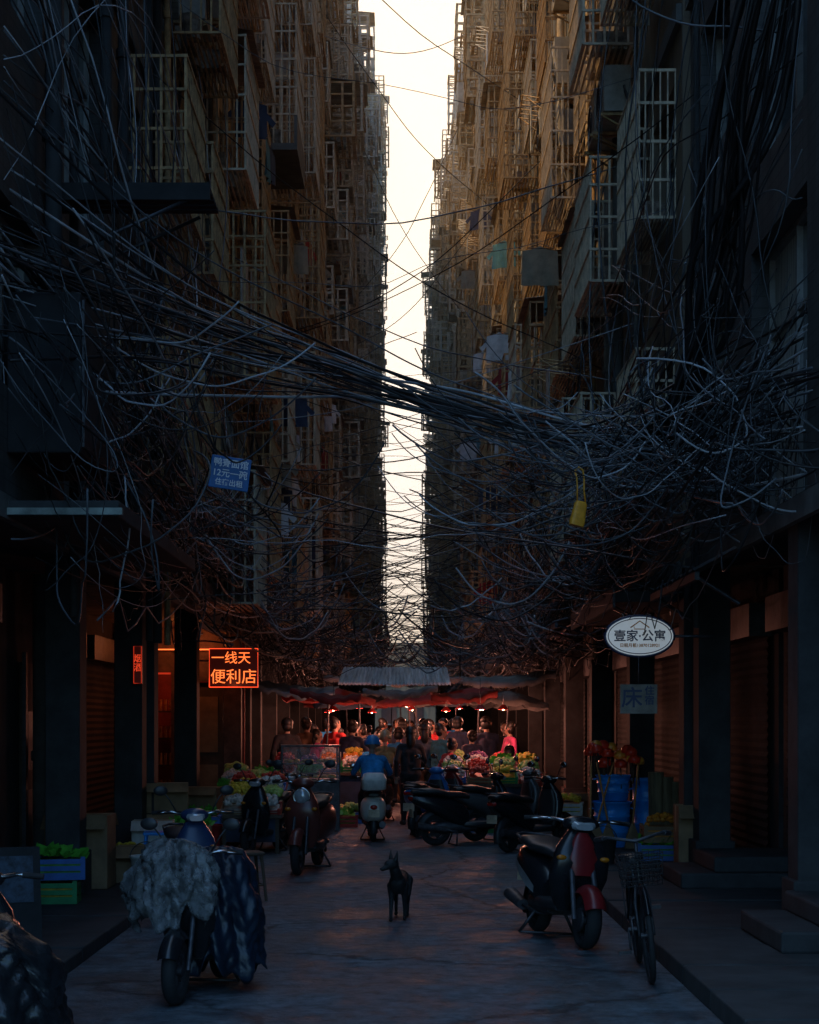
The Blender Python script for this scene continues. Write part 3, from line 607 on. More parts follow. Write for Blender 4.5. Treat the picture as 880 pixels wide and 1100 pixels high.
mb=MB(); mb.bx(-.28,.28,-.01,.01,0,.85,0,Matrix.Translation((0,-.2,0))@Matrix.Rotation(-.2,4,'X')); mb.bx(-.28,.28,-.01,.01,0,.85,0,Matrix.Translation((0,.2,0))@Matrix.Rotation(.2,4,'X')); part('board',mb,m_matte,t)
mb=MB(); mb.bx(-.22,.22,-.02,-.012,.4,.78,0,Matrix.Translation((0,-.2,0))@Matrix.Rotation(-.2,4,'X')); part('notice',mb,M('notice_blue',(.03,.05,.08),.7,var=.8,scale=15),t)

# ------------------------------------------------------------------ near-left concrete canopy + clutter
t=thing('concrete_canopy',(0,12.5,0),label='deep concrete canopy with pale painted edge over shop fronts',category='canopy')
mb=MB(); mb.bx(-3.9,-2.08,0,4.6,3.2,3.32); part('slab',mb,m_concd,t,bevel=.01)
mb=MB(); mb.bx(-3.9,-2.05,-.05,-.003,3.21,3.26); part('fascia',mb,M('pale_green_paint',(.26,.31,.28),.7,var=.7,scale=3),t)
t=thing('downpipe',(-3.7,17.4,.1),label='pale grey drain pipe beside shop entrance',category='pipe')
mb=MB(); mb.cyl((0,0,0),(0,0,3.1),.075,None,12); mb.cyl((0,0,1.2),(0,0,1.3),.09,None,12); part('pipe',mb,m_conc,t); 
t=thing('timber_rack',(-2.93,14,6.05),label='dark timber rack jutting from the wall',category='rack')
mb=MB()
for k in range(5): mb.bx(.0,1.35,k*.13,k*.13+.1,0,.03,0)
mb.bx(0,1.35,-.04,-.005,-.08,.06); part('shelf',mb,m_matte,t); mb=MB(); mb.tube([(0,0,-.6),(1.2,0,-.05)],.02,4); mb.tube([(0,.55,-.6),(1.2,.55,-.05)],.02,4); part('bracket',mb,m_dsteel,t)
for (x,y,z,a,b,h,l) in [(-2.95,12.7,3.7,.55,1.5,1.2,'large dark steel signbox fixed above a canopy'),(-2.93,16.2,3.5,.4,.6,.9,'rusty steel meter cabinet on the wall'),(-2.93,18.4,4.6,.35,.5,.7,'rusty steel meter cabinet on the wall')]:
    t=thing('meter_cabinet',(x,y,z),label=l,category='cabinet',group='cabinets on the wall')
    mb=MB(); mb.bx(0,a,0,b,0,h); part('case',mb,m_matte,t,bevel=.015); mb=MB(); mb.bx(a+.002,a+.02,.05,b-.05,.05,h-.05); part('door',mb,m_dsteel,t)

# ------------------------------------------------------------------ scooter
def wheel(parent,x,r,tr=.05,z=None):
    e=obj('wheel',None,parent,(x,0,r if z is None else z)); e.empty_display_size=.1
    mb=MB(); mb.torus((0,0,0),r-tr,tr,1,0,32,10); part('tyre',mb,m_rubber,e)
    mb=MB(); mb.torus((0,0,0),r-tr*1.9,.016,1,0,28,6,rw=.035); mb.cyl((0,-.05,0),(0,.05,0),.04,None,12)
    for k in range(5):
        a=2*pi*k/5; mb.bx(.03,r-tr*1.9,-.018,.018,-.02,.02,0,Matrix.Rotation(a,4,'Y'))
    mb.cyl((0,-.062,0),(0,-.05,0),r*.42,None,20,1); part('rim',mb,[m_dsteel,m_dsteel],e)
    return e
def fender(c,r,hw,a0,a1,mb,mi=0):
    rings=[]
    for i in range(13):
        a=a0+(a1-a0)*i/12; rr=[]
        for k in range(7):
            u=k/6*2-1; q=r-abs(u)**3*.07; rr.append((c[0]+q*cos(a),u*hw,c[2]+q*sin(a)))
        rings.append(rr)
    mb.loft(rings,mi,False,True,False)
    mb.loft([[(x+(c[0]-x)*.03,y*.94,z+(c[2]-z)*.03) for x,y,z in rr] for rr in rings][::-1],mi,False,True,False)
def scooter(loc,rz,paint,label,box=None,seatm=None,sport=True,roundlamp=False,mirrors=True,plate=True,lean=.0,accent=None,sc=1,fend=None,nose=None):
    t=thing('scooter',loc,rz,label=label,category='scooter',rot=(lean,0,rz),group='scooters in the alley',sc=sc)
    wheel(t,0,.235); wheel(t,1.28,.235)
    mb=MB(); rs=[(-.4,.70,.05,.035),(-.3,.67,.11,.08),(-.12,.62,.16,.12),(.08,.56,.18,.16),(.26,.49,.175,.2),(.4,.43,.15,.19),(.48,.39,.11,.13)]
    if not sport: rs=[(-.36,.56,.08,.1),(-.28,.55,.17,.19),(-.1,.54,.21,.22),(.1,.53,.21,.22),(.28,.5,.18,.22),(.42,.43,.14,.18),(.48,.39,.1,.12)]
    mb.loft([ringx(x,0,z,hw,hh) for x,z,hw,hh in rs]); part('rear_body',mb,paint,t)
    if accent:
        for sy in (-1,1):
            mb=MB(); mb.loft([[(x,sy*(hw+.006),z+dz) for dz in (-h,0,h)] for x,z,hw,h in [(-.33,.66,.1,.01),(-.12,.6,.162,.03),(.08,.54,.182,.04),(.26,.47,.177,.045),(.4,.4,.152,.03)]],0,False,True,False); part('side_panel',mb,accent,t)
        mb=MB(); mb.loft([ringz(x+.055,0,z,hx*.6,hy*.6) for x,z,hx,hy in [(1.0,.58,.085,.13),(1.0,.72,.085,.18),(.97,.86,.06,.12),(.95,.93,.04,.06)]]); part('front_panel',mb,nose or accent,t)
    mb=MB(); mb.loft([ringx(x,0,z,hw,hh) for x,z,hw,hh in [(-.36,.78,.08,.025),(-.28,.79,.13,.045),(-.05,.79,.16,.055),(.1,.765,.16,.05),(.16,.745,.155,.05),(.38,.735,.12,.05),(.5,.71,.07,.035)]]); part('seat',mb,seatm or m_vinyl,t)
    mb=MB(); mb.loft([ringx(x,0,.31,hw,.045,16,5) for x,hw in ((.4,.13),(.5,.17),(.8,.17),(.92,.13))]); part('footboard',mb,m_blackp,t)
    mb=MB(); mb.loft([ringx(x,0,z,hw,hh) for x,z,hw,hh in [(-.08,.25,.07,.06),(.1,.27,.12,.1),(.4,.27,.12,.08),(.6,.25,.1,.04)]]); mb.tube([(-.1,.0,.25),(.05,.12,.3),(.3,.13,.3)],.03,8); part('engine',mb,m_dsteel,t)
    mb=MB(); mb.cyl((-.32,-.14,.3),(.12,-.15,.24),.055,.045,12); mb.tube([(.12,-.15,.24),(.3,-.1,.2),(.4,-.04,.2)],.016,6); part('exhaust',mb,m_dsteel,t)
    mb=MB(); rs=[(.9,.28,.05,.12),(.93,.4,.06,.17),(.97,.55,.09,.205),(1.0,.68,.1,.2),(.99,.8,.08,.17),(.95,.9,.06,.11),(.93,.96,.05,.07)]
    mb.loft([ringz(x,0,z,hx,hy) for x,z,hx,hy in rs]); part('front_shield',mb,paint,t)
    mb=MB(); mb.loft([ringz(.905,0,z,.035,hy) for z,hy in ((.3,.1),(.45,.14),(.7,.16),(.86,.1))]); part('inner_shield',mb,m_blackp,t)
    mb=MB(); fender((1.28,0,.235),.29,.075,radians(25),radians(165),mb); part('front_fender',mb,fend or paint,t)
    mb=MB(); fender((0,0,.235),.3,.07,radians(100),radians(200),mb); part('rear_fender',mb,m_blackp,t)
    mb=MB()
    for s in (-1,1): mb.cyl((1.02,s*.07,.72),(1.27,s*.085,.235),.02,.018,8)
    mb.cyl((.93,0,.95),(1.05,0,.6),.03,None,8); part('fork',mb,m_dsteel,t)
    mb=MB(); mb.ell((.94,0,1.0),(.1,.13,.065)); part('handlebar_cowl',mb,paint,t)
    mb=MB(); mb.tube([(.9,-.2,1.03),(.92,0,1.0),(.9,.2,1.03)],.013,6)
    for s in (-1,1):
        mb.tube([(.92,s*.08,1.0),(.9,s*.2,1.03),(.85,s*.34,1.02)],.013,6); mb.cyl((.865,s*.24,1.028),(.84,s*.37,1.018),.019,None,8,1); mb.tube([(.9,s*.2,1.03),(.91,s*.34,1.02)],.006,4)
    part('handlebar',mb,[m_chrome,m_rubber],t)
    mb=MB()
    if roundlamp: mb.ell((1.05,0,.86),(.05,.085,.085)); mb.torus((1.05,0,.86),.09,.014,0,1)
    else: mb.loft([ringx(1.02,0,.985,.085,.04,12,3),ringx(1.055,0,.975,.06,.025,12,3)])
    part('headlight',mb,[m_lens,m_chrome],t)
    for s in (-1,1):
        mb=MB(); mb.ell((1.07,s*.15,.72),(.03,.035,.022)); part('turn_signal',mb,m_amb,t)
        if mirrors:
            mb=MB(); mb.tube([(.92,s*.16,1.03),(.9,s*.22,1.14),(.9,s*.27,1.2)],.007,5); mb.ell((.9,s*.3,1.22),(.02,.065,.045)); mb.ell((.885,s*.3,1.22),(.01,.055,.036),1); part('mirror',mb,[m_blackp,m_chrome],t)
    mb=MB(); mb.loft([ringx(-.41,0,.69,.05,.02,12,3),ringx(-.37,0,.69,.085,.035,12,3)]) if sport else mb.ell((-.37,0,.58),(.03,.06,.04)); part('tail_light',mb,m_redl,t)
    if plate:
        mb=MB(); mb.bx(-.37,-.362,-.09,.09,.42,.54,0,None); part('number_plate',mb,m_alu,t)
    mb=MB(); mb.tube([(-.02,.14,.77),(-.3,.13,.83),(-.43,.06,.84),(-.43,-.06,.84),(-.3,-.13,.83),(-.02,-.14,.77)],.012,6); part('grab_rail',mb,m_dsteel,t)
    mb=MB(); mb.tube([(.3,.1,.22),(.26,.2,.02)],.012,6); mb.tube([(.3,-.1,.22),(.26,-.2,.02)],.012,6); mb.tube([(.26,-.2,.02),(.26,.2,.02)],.012,6); part('stand',mb,m_dsteel,t)
    if box:
        mb=MB(); mb.loft([ringz(-.38,0,z,hx,hy,20,4) for z,hx,hy in ((.86,.14,.17),(.88,.17,.2),(1.0,.175,.205),(1.02,.18,.21),(1.04,.175,.205),(1.12,.15,.17),(1.14,.1,.12))]); part('top_box',mb,box,t)
    return t
p_mar=M('maroon_paint',(.18,.012,.014),.32,var=.3,scale=3); p_blk=M('black_paint',(.012,.013,.016),.25,var=.3,scale=4); p_cream=M('cream_paint',(.7,.67,.6),.35,var=.15,scale=3)
p_sil=M('grey_paint',(.1,.105,.11),.35,.3,var=.3,scale=3); p_navy=M('navy_paint',(.02,.04,.1),.3,var=.2,scale=3); p_wine=M('brown_paint',(.12,.03,.024),.3,var=.2); p_blu=M('blue_paint',(.02,.14,.4),.3,var=.2)
def place(cx,cy,rz,off=.64):
    return (cx-cos(rz)*off,cy-sin(rz)*off,.005)
s=radians
sc1=scooter(place(1.22,13.2,s(-76),.56),s(-76),p_blk,'black and maroon scooter parked with front wheel turned out',lean=-.08,accent=M('grey_panel',(.22,.22,.23),.4,var=.3),sc=.88,mirrors=False,fend=p_mar,nose=p_mar)
sc1.scale=(.86,1.15,.92)
scooter(place(-1.08,19.4,s(-97)),s(-97),p_wine,'dark brown retro scooter with round headlight facing out',sport=False,roundlamp=True)
scooter(place(-.45,24.6,s(93),.54),s(93),p_cream,'cream scooter with white top box carrying a rider in blue',box=m_white,sport=False,sc=.86)
scooter(place(1.02,23.4,s(16),.6),s(16),p_blk,'large glossy black scooter parked side-on across the lane',sc=.94)
scooter(place(1.55,24.4,s(28),.6),s(28),p_sil,'dark grey scooter overlapping the one in front',sc=.95)
scooter(place(1.75,22.5,s(48),.58),s(48),p_blk,'black scooter squeezed against the kerb in the row',sc=.92)
scooter(place(.42,25.6,s(70)),s(70),p_blu,'small blue scooter parked beside a market table',sc=.95)
scooter(place(.62,26.1,s(60)),s(60),p_mar,'maroon scooter parked beside a market table',sc=.95)
scooter(place(-1.8,21.9,s(-105)),s(-105),p_blk,'dusty dark scooter parked in the row by the shops',sc=.92)
scooter(place(-1.62,24.0,s(-80)),s(-80),p_blk,'black scooter parked in the row by the shops',sc=.92)
scooter(place(-1.8,14.4,s(-75),.58),s(-75),p_navy,'dark navy scooter parked behind a covered scooter',sc=.92)
scooter(place(-.3,29.2,s(85),.56),s(85),p_blk,'black scooter ridden into the market crowd',sport=False,sc=.9)
scooter(place(-1.28,10.75,s(-98),.55),s(-98),p_blk,'black scooter half covered by a plastic sheet and rain cape',sc=.87)
scooter(place(-2.2,8.9,s(100),.55),s(100),p_blk,'black scooter wrapped in a shiny dark cover',mirrors=False,sc=.85,plate=False)
def drape(name,loc,rz,prof,mat,label,fold=.04,n=130,cr=1.):
    t=MB(); rings=[]; ph=[R.uniform(0,6.28) for _ in range(5)]
    m=len(prof); fine=[]
    for j in range(m-1):
        for q in range(9):
            u=q/9; fine.append([prof[j][k]*(1-u)+prof[j+1][k]*u for k in range(4)])
    fine.append(list(prof[-1])); M_=len(fine)
    for j,(z,hx,hy,cx) in enumerate(fine):
        g=(j/(M_-1)); rr=[]
        for i in range(n):
            a=2*pi*i/n
            f=1+fold*g*(1.2*sin(a*5+ph[0]+z*4)+.9*sin(a*9+ph[1]-z*6)+.7*sin(a*17+ph[2]+z*9))+cr*(.06*sin(a*3+z*17+ph[4])+.055*abs(sin(a*7-z*29+ph[1]))+.04*abs(sin(a*13+z*47))+.03*abs(sin(a*23-z*71)))
            rr.append((cx+hx*f*cos(a),hy*f*sin(a),z+.06*g*sin(a*4+ph[3])+.04*g*sin(a*11+ph[0])+.025*sin(a*6+z*9)))
        rings.append(rr)
    t.loft(rings,0,False,True)
    t.add(rings[0],[tuple(range(n))],0,True)
    o=obj(name,t.mesh(name,[mat]),None,loc,(0,0,rz),label=label,category='cover')
    sol=o.modifiers.new('s','SOLIDIFY'); sol.thickness=.003
    return o
m_clear=M('cloudy_plastic',(.16,.17,.18),.16,var=.85,scale=11,bump=1.0,alpha=.72); m_cape=M('navy_raincoat',(.01,.02,.038),.38,var=.4,scale=5,bump=.8); m_bpl=M('black_plastic_sheet',(.015,.017,.02),.25,var=.3,scale=6,bump=.9)
fx,fy=place(-1.28,10.75,s(-98),.55)[:2]
c1=Vector((fx+cos(s(-98))*.81,fy+sin(s(-98))*.81,0))
drape('plastic_cover',(c1.x-.09,c1.y-.06,0),s(-98),[(.96,.03,.05,0),(.94,.08,.12,0),(.87,.13,.19,0),(.76,.15,.22,0),(.62,.16,.23,0),(.5,.16,.2,0)],m_clear,'crumpled cloudy plastic sheet draped over scooter handlebars',.16,cr=1.5)
drape('rain_cape',(c1.x+.15,c1.y+.36,0),s(-98),[(.88,.05,.07,0),(.86,.16,.13,0),(.74,.27,.19,0),(.55,.32,.23,0),(.35,.34,.25,0),(.15,.34,.25,0)],m_cape,'dark blue rain cape hanging over the scooter seat',.08)
drape('plastic_cover',(-2.1,8.35,0),s(100),[(.72,.1,.07,0),(.7,.3,.18,0),(.6,.42,.3,0),(.45,.46,.38,0),(.25,.5,.42,0),(.1,.52,.44,0)],m_bpl,'shiny black plastic cover over a parked scooter',.07)

# ------------------------------------------------------------------ bicycle
def bicycle(loc,rz,label):
    t=thing('bicycle',loc,label=label,category='bicycle',rot=(.1,0,rz),sc=.95)
    for x in (0,1.02):
        e=obj('wheel',None,t,(x,0,.33)); mb=MB(); mb.torus((0,0,0),.31,.02,1,0,36,8); part('tyre',mb,m_rubber,e)
        mb=MB(); mb.torus((0,0,0),.288,.009,1,0,36,6)
        mb.cyl((0,-.04,0),(0,.04,0),.02,None,8)
        for k in range(18):
            a=2*pi*k/18; mb.tube([(.02*cos(a),.02*(-1)**k,.02*sin(a)),(.285*cos(a),0,.285*sin(a))],.002,3)
        part('rim',mb,m_dsteel,e)
    mb=MB(); 
    for a,b,r in [((.4,0,.3),(.28,0,.72),.016),((.4,0,.3),(.84,0,.68),.02),((.3,0,.62),(.83,0,.76),.016),((.83,0,.82),(.85,0,.64),.02)]: mb.cyl(a,b,r,None,8)
    for s_ in (-1,1): mb.cyl((0,s_*.05,.33),(.4,s_*.03,.3),.009,None,6); mb.cyl((0,s_*.05,.33),(.29,s_*.02,.66),.009,None,6)
    part('frame',mb,p_blk,t)
    mb=MB()
    for s_ in (-1,1): mb.tube([(.85,s_*.03,.66),(.9,s_*.05,.55),(1.02,s_*.05,.33)],.011,6)
    part('fork',mb,m_dsteel,t)
    mb=MB(); mb.loft([ringx(x,0,z,hw,hh) for x,z,hw,hh in ((.12,.8,.08,.03),(.2,.8,.1,.035),(.32,.8,.05,.03),(.42,.79,.025,.02))]); mb.cyl((.27,0,.7),(.26,0,.79),.013,None,6); part('saddle',mb,m_vinyl,t)
    mb=MB(); mb.tube([(.83,0,.8),(.82,0,.98)],.013,6); mb.tube([(.62,-.25,.98),(.78,-.19,1.0),(.83,0,.96),(.78,.19,1.0),(.62,.25,.98)],.012,6); 
    for s_ in (-1,1): mb.cyl((.73,s_*.21,.995),(.6,s_*.26,.978),.018,None,8)
    part('handlebar',mb,m_dsteel,t)
    mb=MB()
    for k in range(7):
        z=.68+.035*k; q=1+.03*k; mb.tube([(.9,-.13*q,z),(1.13,-.13*q,z),(1.13,.13*q,z),(.9,.13*q,z),(.9,-.13*q,z)],.004,4)
    for k in range(9):
        y=-.13+.26*k/8; mb.tube([(1.13,y,.68),(1.13,y*1.18,.9)],.003,4); mb.tube([(.9,y,.68),(.9,y*1.18,.9)],.003,4); mb.tube([(.9,y,.68),(1.13,y,.68)],.003,4)
    part('basket',mb,m_rubber,t)
    mb=MB(); fender((0,0,.33),.36,.028,radians(30),radians(190),mb); part('rear_mudguard',mb,p_blk,t)
    mb=MB(); fender((1.02,0,.33),.36,.028,radians(30),radians(150),mb); part('front_mudguard',mb,p_blk,t)
    mb=MB(); mb.cyl((.4,-.08,.3),(.4,.08,.3),.02,None,8); mb.cyl((.4,-.05,.3),(.4,-.06,.3),.09,None,18); mb.tube([(.4,-.08,.3),(.46,-.08,.16)],.01,6); mb.bx(.42,.5,-.17,-.08,.14,.165); mb.tube([(.4,.08,.3),(.34,.08,.44)],.01,6); mb.bx(.3,.38,.08,.17,.43,.455); part('crank',mb,m_dsteel,t)
    mb=MB(); mb.tube([(-.28,-.06,.7),(.2,-.05,.7),(.2,.05,.7),(-.28,.06,.7),(-.28,-.06,.7)],.007,4); mb.tube([(0,.06,.34),(-.2,.06,.7)],.006,4); mb.tube([(0,-.06,.34),(-.2,-.06,.7)],.006,4); part('rear_rack',mb,m_dsteel,t)
bicycle((1.66,12.0,.004),s(-93),'dark city bicycle with wire basket leaning by steps')
for k,(x,y,wd,dp) in enumerate([(2.55,12.2,1.4,.9),(2.55,9.6,1.3,.9),(2.6,16.6,1.3,.7)]):
    t=thing('entrance_steps',(x,y,.13),label='worn concrete entrance steps up to a shop doorway',category='steps',group='entrance steps')
    mb=MB(); mb.bx(0,1.4,-wd/2,wd/2,0,.15); mb.bx(.32,1.4,-wd/2+.05,wd/2-.05,.15,.3); part('tread',mb,m_concd,t,bevel=.02)

# ------------------------------------------------------------------ figures
def capsmesh(caps,voxel,mats,name,smooth=2):
    mb=MB()
    for a,ra,b,rb,l in caps:
        a=Vector(a); b=Vector(b)
        if (b-a).length<1e-4: mb.ell(a,ra,0,14,10); continue
        t=(b-a).normalized(); q=t.to_track_quat('Z','Y').to_matrix(); rings=[]; n=14
        L_=(b-a).length
        prof=[]
        for k in range(0,6):
            th=pi-(pi/2)*k/5; prof.append((ra*cos(th),max(1e-4,ra*sin(th))))
        for k in range(0,6):
            th=pi/2-(pi/2)*k/5; prof.append((L_+rb*cos(th),max(1e-4,rb*sin(th))))
        for z,r in prof: rings.append([a+q@Vector((r*cos(2*pi*i/n),r*sin(2*pi*i/n),z)) for i in range(n)])
        mb.loft(rings)
    me=mb.mesh('tmp',[]); o=bpy.data.objects.new('tmp',me); COL.objects.link(o)
    rm=o.modifiers.new('r','REMESH'); rm.mode='VOXEL'; rm.voxel_size=voxel; rm.use_smooth_shade=True
    sm=o.modifiers.new('s','SMOOTH'); sm.iterations=smooth; sm.factor=.5
    bpy.context.view_layer.update()
    out=bpy.data.meshes.new_from_object(o.evaluated_get(bpy.context.evaluated_depsgraph_get())); bpy.data.objects.remove(o)
    out.name=name; out.materials.clear()
    for m in mats: out.materials.append(m)
    nP=len(out.polygons); C=np.zeros(nP*3); out.polygons.foreach_get('center',C); C=C.reshape(-1,3); best=np.full(nP,9.); idx=np.zeros(nP,int)
    for a,ra,b,rb,l in caps:
        a=np.array(a);b=np.array(b);ab=b-a;dd=max(1e-9,ab@ab); t=np.clip(((C-a)@ab)/dd,0,1)
        d=np.linalg.norm(C-(a+t[:,None]*ab),axis=1)-(ra+t*(rb-ra)); k=d<best; best[k]=d[k]; idx[k]=l
    out.polygons.foreach_set('material_index',idx.tolist()); out.polygons.foreach_set('use_smooth',[True]*nP); out.update()
    return out
skin=M('skin',(.36,.21,.15),.55,var=.15,scale=6); m_shoe=M('shoe',(.03,.03,.032),.6); m_hair=M('hair',(.012,.01,.009),.5,var=.4,scale=30,stretch=(6,6,1)); m_lip=M('lips',(.3,.09,.08),.5)
def figure(P,lean,knees,ankles,elbows,wrists,hd=.0,turn=0,coat=False):
    P=Vector(P); u=Vector((0,sin(lean),cos(lean))); X=Vector((1,0,0)); c=[]
    A=c.append
    A((P-X*.085,.115,P+X*.085,.115,1 if coat else 2)); A((P-X*.05+u*.17,.112,P+X*.05+u*.17,.112,1)); A((P-X*.07+u*.02,.11,P-X*.07+u*.36,.115,1)); A((P+X*.07+u*.02,.11,P+X*.07+u*.36,.115,1))
    A((P-X*.16+u*.48,.068,P+X*.16+u*.48,.068,1)); A((P-X*.08+u*.36,.11,P+X*.08+u*.36,.11,1)); A((P+u*.44,.09,P+u*.5,.08,1))
    nk=P+u*.52; hu=(u+Vector((0,0,1))*(.8 if lean<.9 else .2)).normalized(); hf=Vector((sin(turn),cos(turn),0)); hf=(hf-hu*hf.dot(hu)+Vector((0,0,-hd))).normalized()
    hr=hf.cross(hu).normalized()
    A((nk,.055,nk+hu*.1,.05,0)); H=nk+hu*.19
    A((H-hf*.01+hu*.02,.092,H+hf*.015+hu*.02,.088,0)); A((H+hf*.03-hu*.02,.072,H+hf*.045-hu*.065,.045,0))
    A((H+hf*.098+hu*.005,.012,H+hf*.112-hu*.02,.016,0))
    for sx in (-1,1):
        A((H+hr*sx*.095-hu*.015,.014,H+hr*sx*.1+hu*.02,.017,0)); A((H+hr*sx*.035+hf*.088+hu*.012,.014,H+hr*sx*.035+hf*.09+hu*.012,.014,4))
    A((H-hr*.02+hf*.088-hu*.055,.009,H+hr*.02+hf*.088-hu*.055,.009,5))
    for i,sx in enumerate((-1,1)):
        hp=P+X*sx*.09-u*.02; k=Vector(knees[i]); a=Vector(ankles[i])
        A((hp,.095,k,.062,2)); A((k,.06,k+(a-k)*.35,.062,2)); A((k+(a-k)*.35,.06,a,.045,2))
        A((a+Vector((0,-.03,-.035)),.045,a+Vector((sx*.02,.15,-.045)),.038,3))
        sh=P+X*sx*.18+u*.47; e=Vector(elbows[i]); w_=Vector(wrists[i])
        A((sh,.064,e,.05,1)); A((e,.05,w_,.038,1)); d=(w_-e).normalized(); pc=w_+d*.06
        A((w_,.026,pc,.034,0)); sd_=d.cross(Vector((0,1,0)) if abs(d.y)<.8 else Vector((0,0,1))).normalized()
        dn=Vector((0,.3,-.5))
        for q in range(4):
            b0=pc+sd_*(.03-.02*q)+d*.02; b1=b0+d*(.035+.005*(q in(1,2))); b2=b1+(d+dn*.5).normalized()*.035
            A((b0,.011,b1,.0105,0)); A((b1,.0105,b2,.0095,0))
        b0=w_+d*.025+sd_*.03; b1=b0+(d*.6+sd_).normalized()*.035; A((b0,.013,b1,.011,0)); A((b1,.011,b1+d*.025,.01,0))
    return c,H,hf,hu
POSE={}
def mk(name,*a,**k):
    c,H,hf,hu=figure(*a,**k); POSE[name]=(capsmesh(c,.0135,[skin]*6,'person'),H,hf,hu)
mk('stand',(0,0,.92),.03,[(-.1,.02,.5),(.11,.03,.5)],[(-.11,0,.09),(.13,-.02,.09)],[(-.27,-.03,1.13),(.27,-.02,1.13)],[(-.27,.1,.9),(.28,.12,.93)])
mk('walk',(0,0,.91),.06,[(-.09,.16,.5),(.1,.0,.49)],[(-.09,.2,.09),(.1,-.28,.16)],[(-.26,-.12,1.15),(.26,.08,1.15)],[(-.26,-.08,.9),(.24,.28,1.0)],coat=True)
mk('reach',(0,-.08,.9),.45,[(-.12,.03,.5),(.12,.03,.5)],[(-.13,-.03,.09),(.13,-.02,.09)],[(-.27,.32,1.05),(.27,.32,1.05)],[(-.18,.52,.92),(.2,.5,.9)],hd=.5)
mk('bend',(0,-.2,.88),1.05,[(-.13,.02,.48),(.13,.04,.48)],[(-.14,-.05,.09),(.14,-.03,.09)],[(-.24,.3,.85),(.24,.33,.85)],[(-.16,.42,.6),(.18,.45,.6)],hd=.7)
mk('side',(0,0,.92),.08,[(-.1,.02,.5),(.11,.03,.5)],[(-.11,0,.09),(.13,-.02,.09)],[(-.27,.05,1.13),(.25,.08,1.15)],[(-.14,.28,1.12),(.12,.3,1.1)],hd=.35,turn=.7)
mk('ride',(0,0,.86),.3,[(-.17,.42,.72),(.17,.42,.72)],[(-.17,.42,.4),(.17,.42,.4)],[(-.3,.36,1.1),(.3,.36,1.1)],[(-.29,.56,1.06),(.29,.56,1.06)])
def cl(n,c): return M('fabric_'+n,c,.85,var=.5,scale=7,bump=.4)
CL={k:cl(k,v) for k,v in dict(blue=(.02,.24,.58),black=(.015,.016,.02),red=(.5,.025,.03),olive=(.12,.13,.06),pink=(.6,.06,.2),white=(.4,.4,.4),navy=(.02,.03,.07),grey=(.12,.12,.13),brown=(.1,.055,.03),teal=(.03,.16,.2),purple=(.15,.05,.2),orange=(.4,.13,.03)).items()}
def person(pose,x,y,rz,top,trs,label,sc=1,hair='short',z=.005,name='person',helmet=None):
    me,H,hf,hu=POSE[pose]; me=me.copy(); me.name='person'
    for i_,m in enumerate((skin,CL[top],CL[trs],m_shoe,m_hair,m_lip)): me.materials[i_]=m
    o=obj('person',me,None,(x,y,z),(0,0,rz),(sc,sc,sc),label=label,category='person',group='people in the alley market')
    mb=MB(); q=Matrix((hf.cross(hu).normalized(),hf,hu)).transposed().to_4x4()
    if helmet:
        mb.ell(H+hu*.035,(.135,.15,.14),0,20,10,q,0,1.85); mb.ell(H+hu*.03+hf*.1,(.1,.07,.02),1,12,6,q)
        part('helmet',mb,[helmet,m_blackp],o)
    else:
        mb.ell(H+hu*.035-hf*.018,(.105,.112,.105),0,18,10,q,0,1.75)
        mb.ell(H-hf*.04-hu*.03,(.098,.075,.09),0,14,8,q)
        if hair=='long': mb.ell(H-hf*.07-hu*.1,(.085,.05,.15),0,14,8,q)
        if hair=='bun': mb.ell(H-hf*.12+hu*.03,(.05,.05,.05),0,10,8,q)
        part('hair',mb,m_hair,o)
    return o
hm_b=M('blue_helmet',(.03,.2,.48),.3,var=.1); hm_o=M('olive_helmet',(.2,.21,.13),.3,var=.1)
rp=place(-.45,24.6,s(93),.54)
person('ride',rp[0]+cos(s(93))*.2,rp[1]+sin(s(93))*.2,s(3),'blue','black','scooter rider in blue jacket and blue helmet seen from behind',.88,z=.0,helmet=hm_b)
rp=place(-.3,29.2,s(85),.56); person('ride',rp[0]+cos(s(85))*.25,rp[1]+sin(s(85))*.25,s(-5),'olive','black','scooter rider in olive jacket and helmet',.9,z=.02,helmet=hm_o)
person('walk',.12,27.6,s(8),'black','black','woman in long black coat walking into the market',.92,'long')
person('reach',.66,27.6,s(-60),'red','navy','shopper in red jacket leaning over a vegetable table',.84)
person('side',.62,29.2,s(-50),'teal','black','shopper in teal jacket standing at a vegetable table',.94)
person('side',1.95,30.6,s(110),'pink','navy','vendor in pink jacket behind her table',.88,'bun',z=.13)
person('stand',-2.05,30.2,s(20),'black','black','man in black standing at a stall entrance',1.0,z=.005)
person('side',-1.6,31.2,s(-60),'pink','navy','woman in pink top beside a stall counter',.88,'long')
person('bend',-.75,32,s(60),'olive','brown','person in olive jacket bending over greens',.95)
person('reach',-.65,34.4,s(75),'navy','black','person in navy jacket reaching for vegetables',.96)
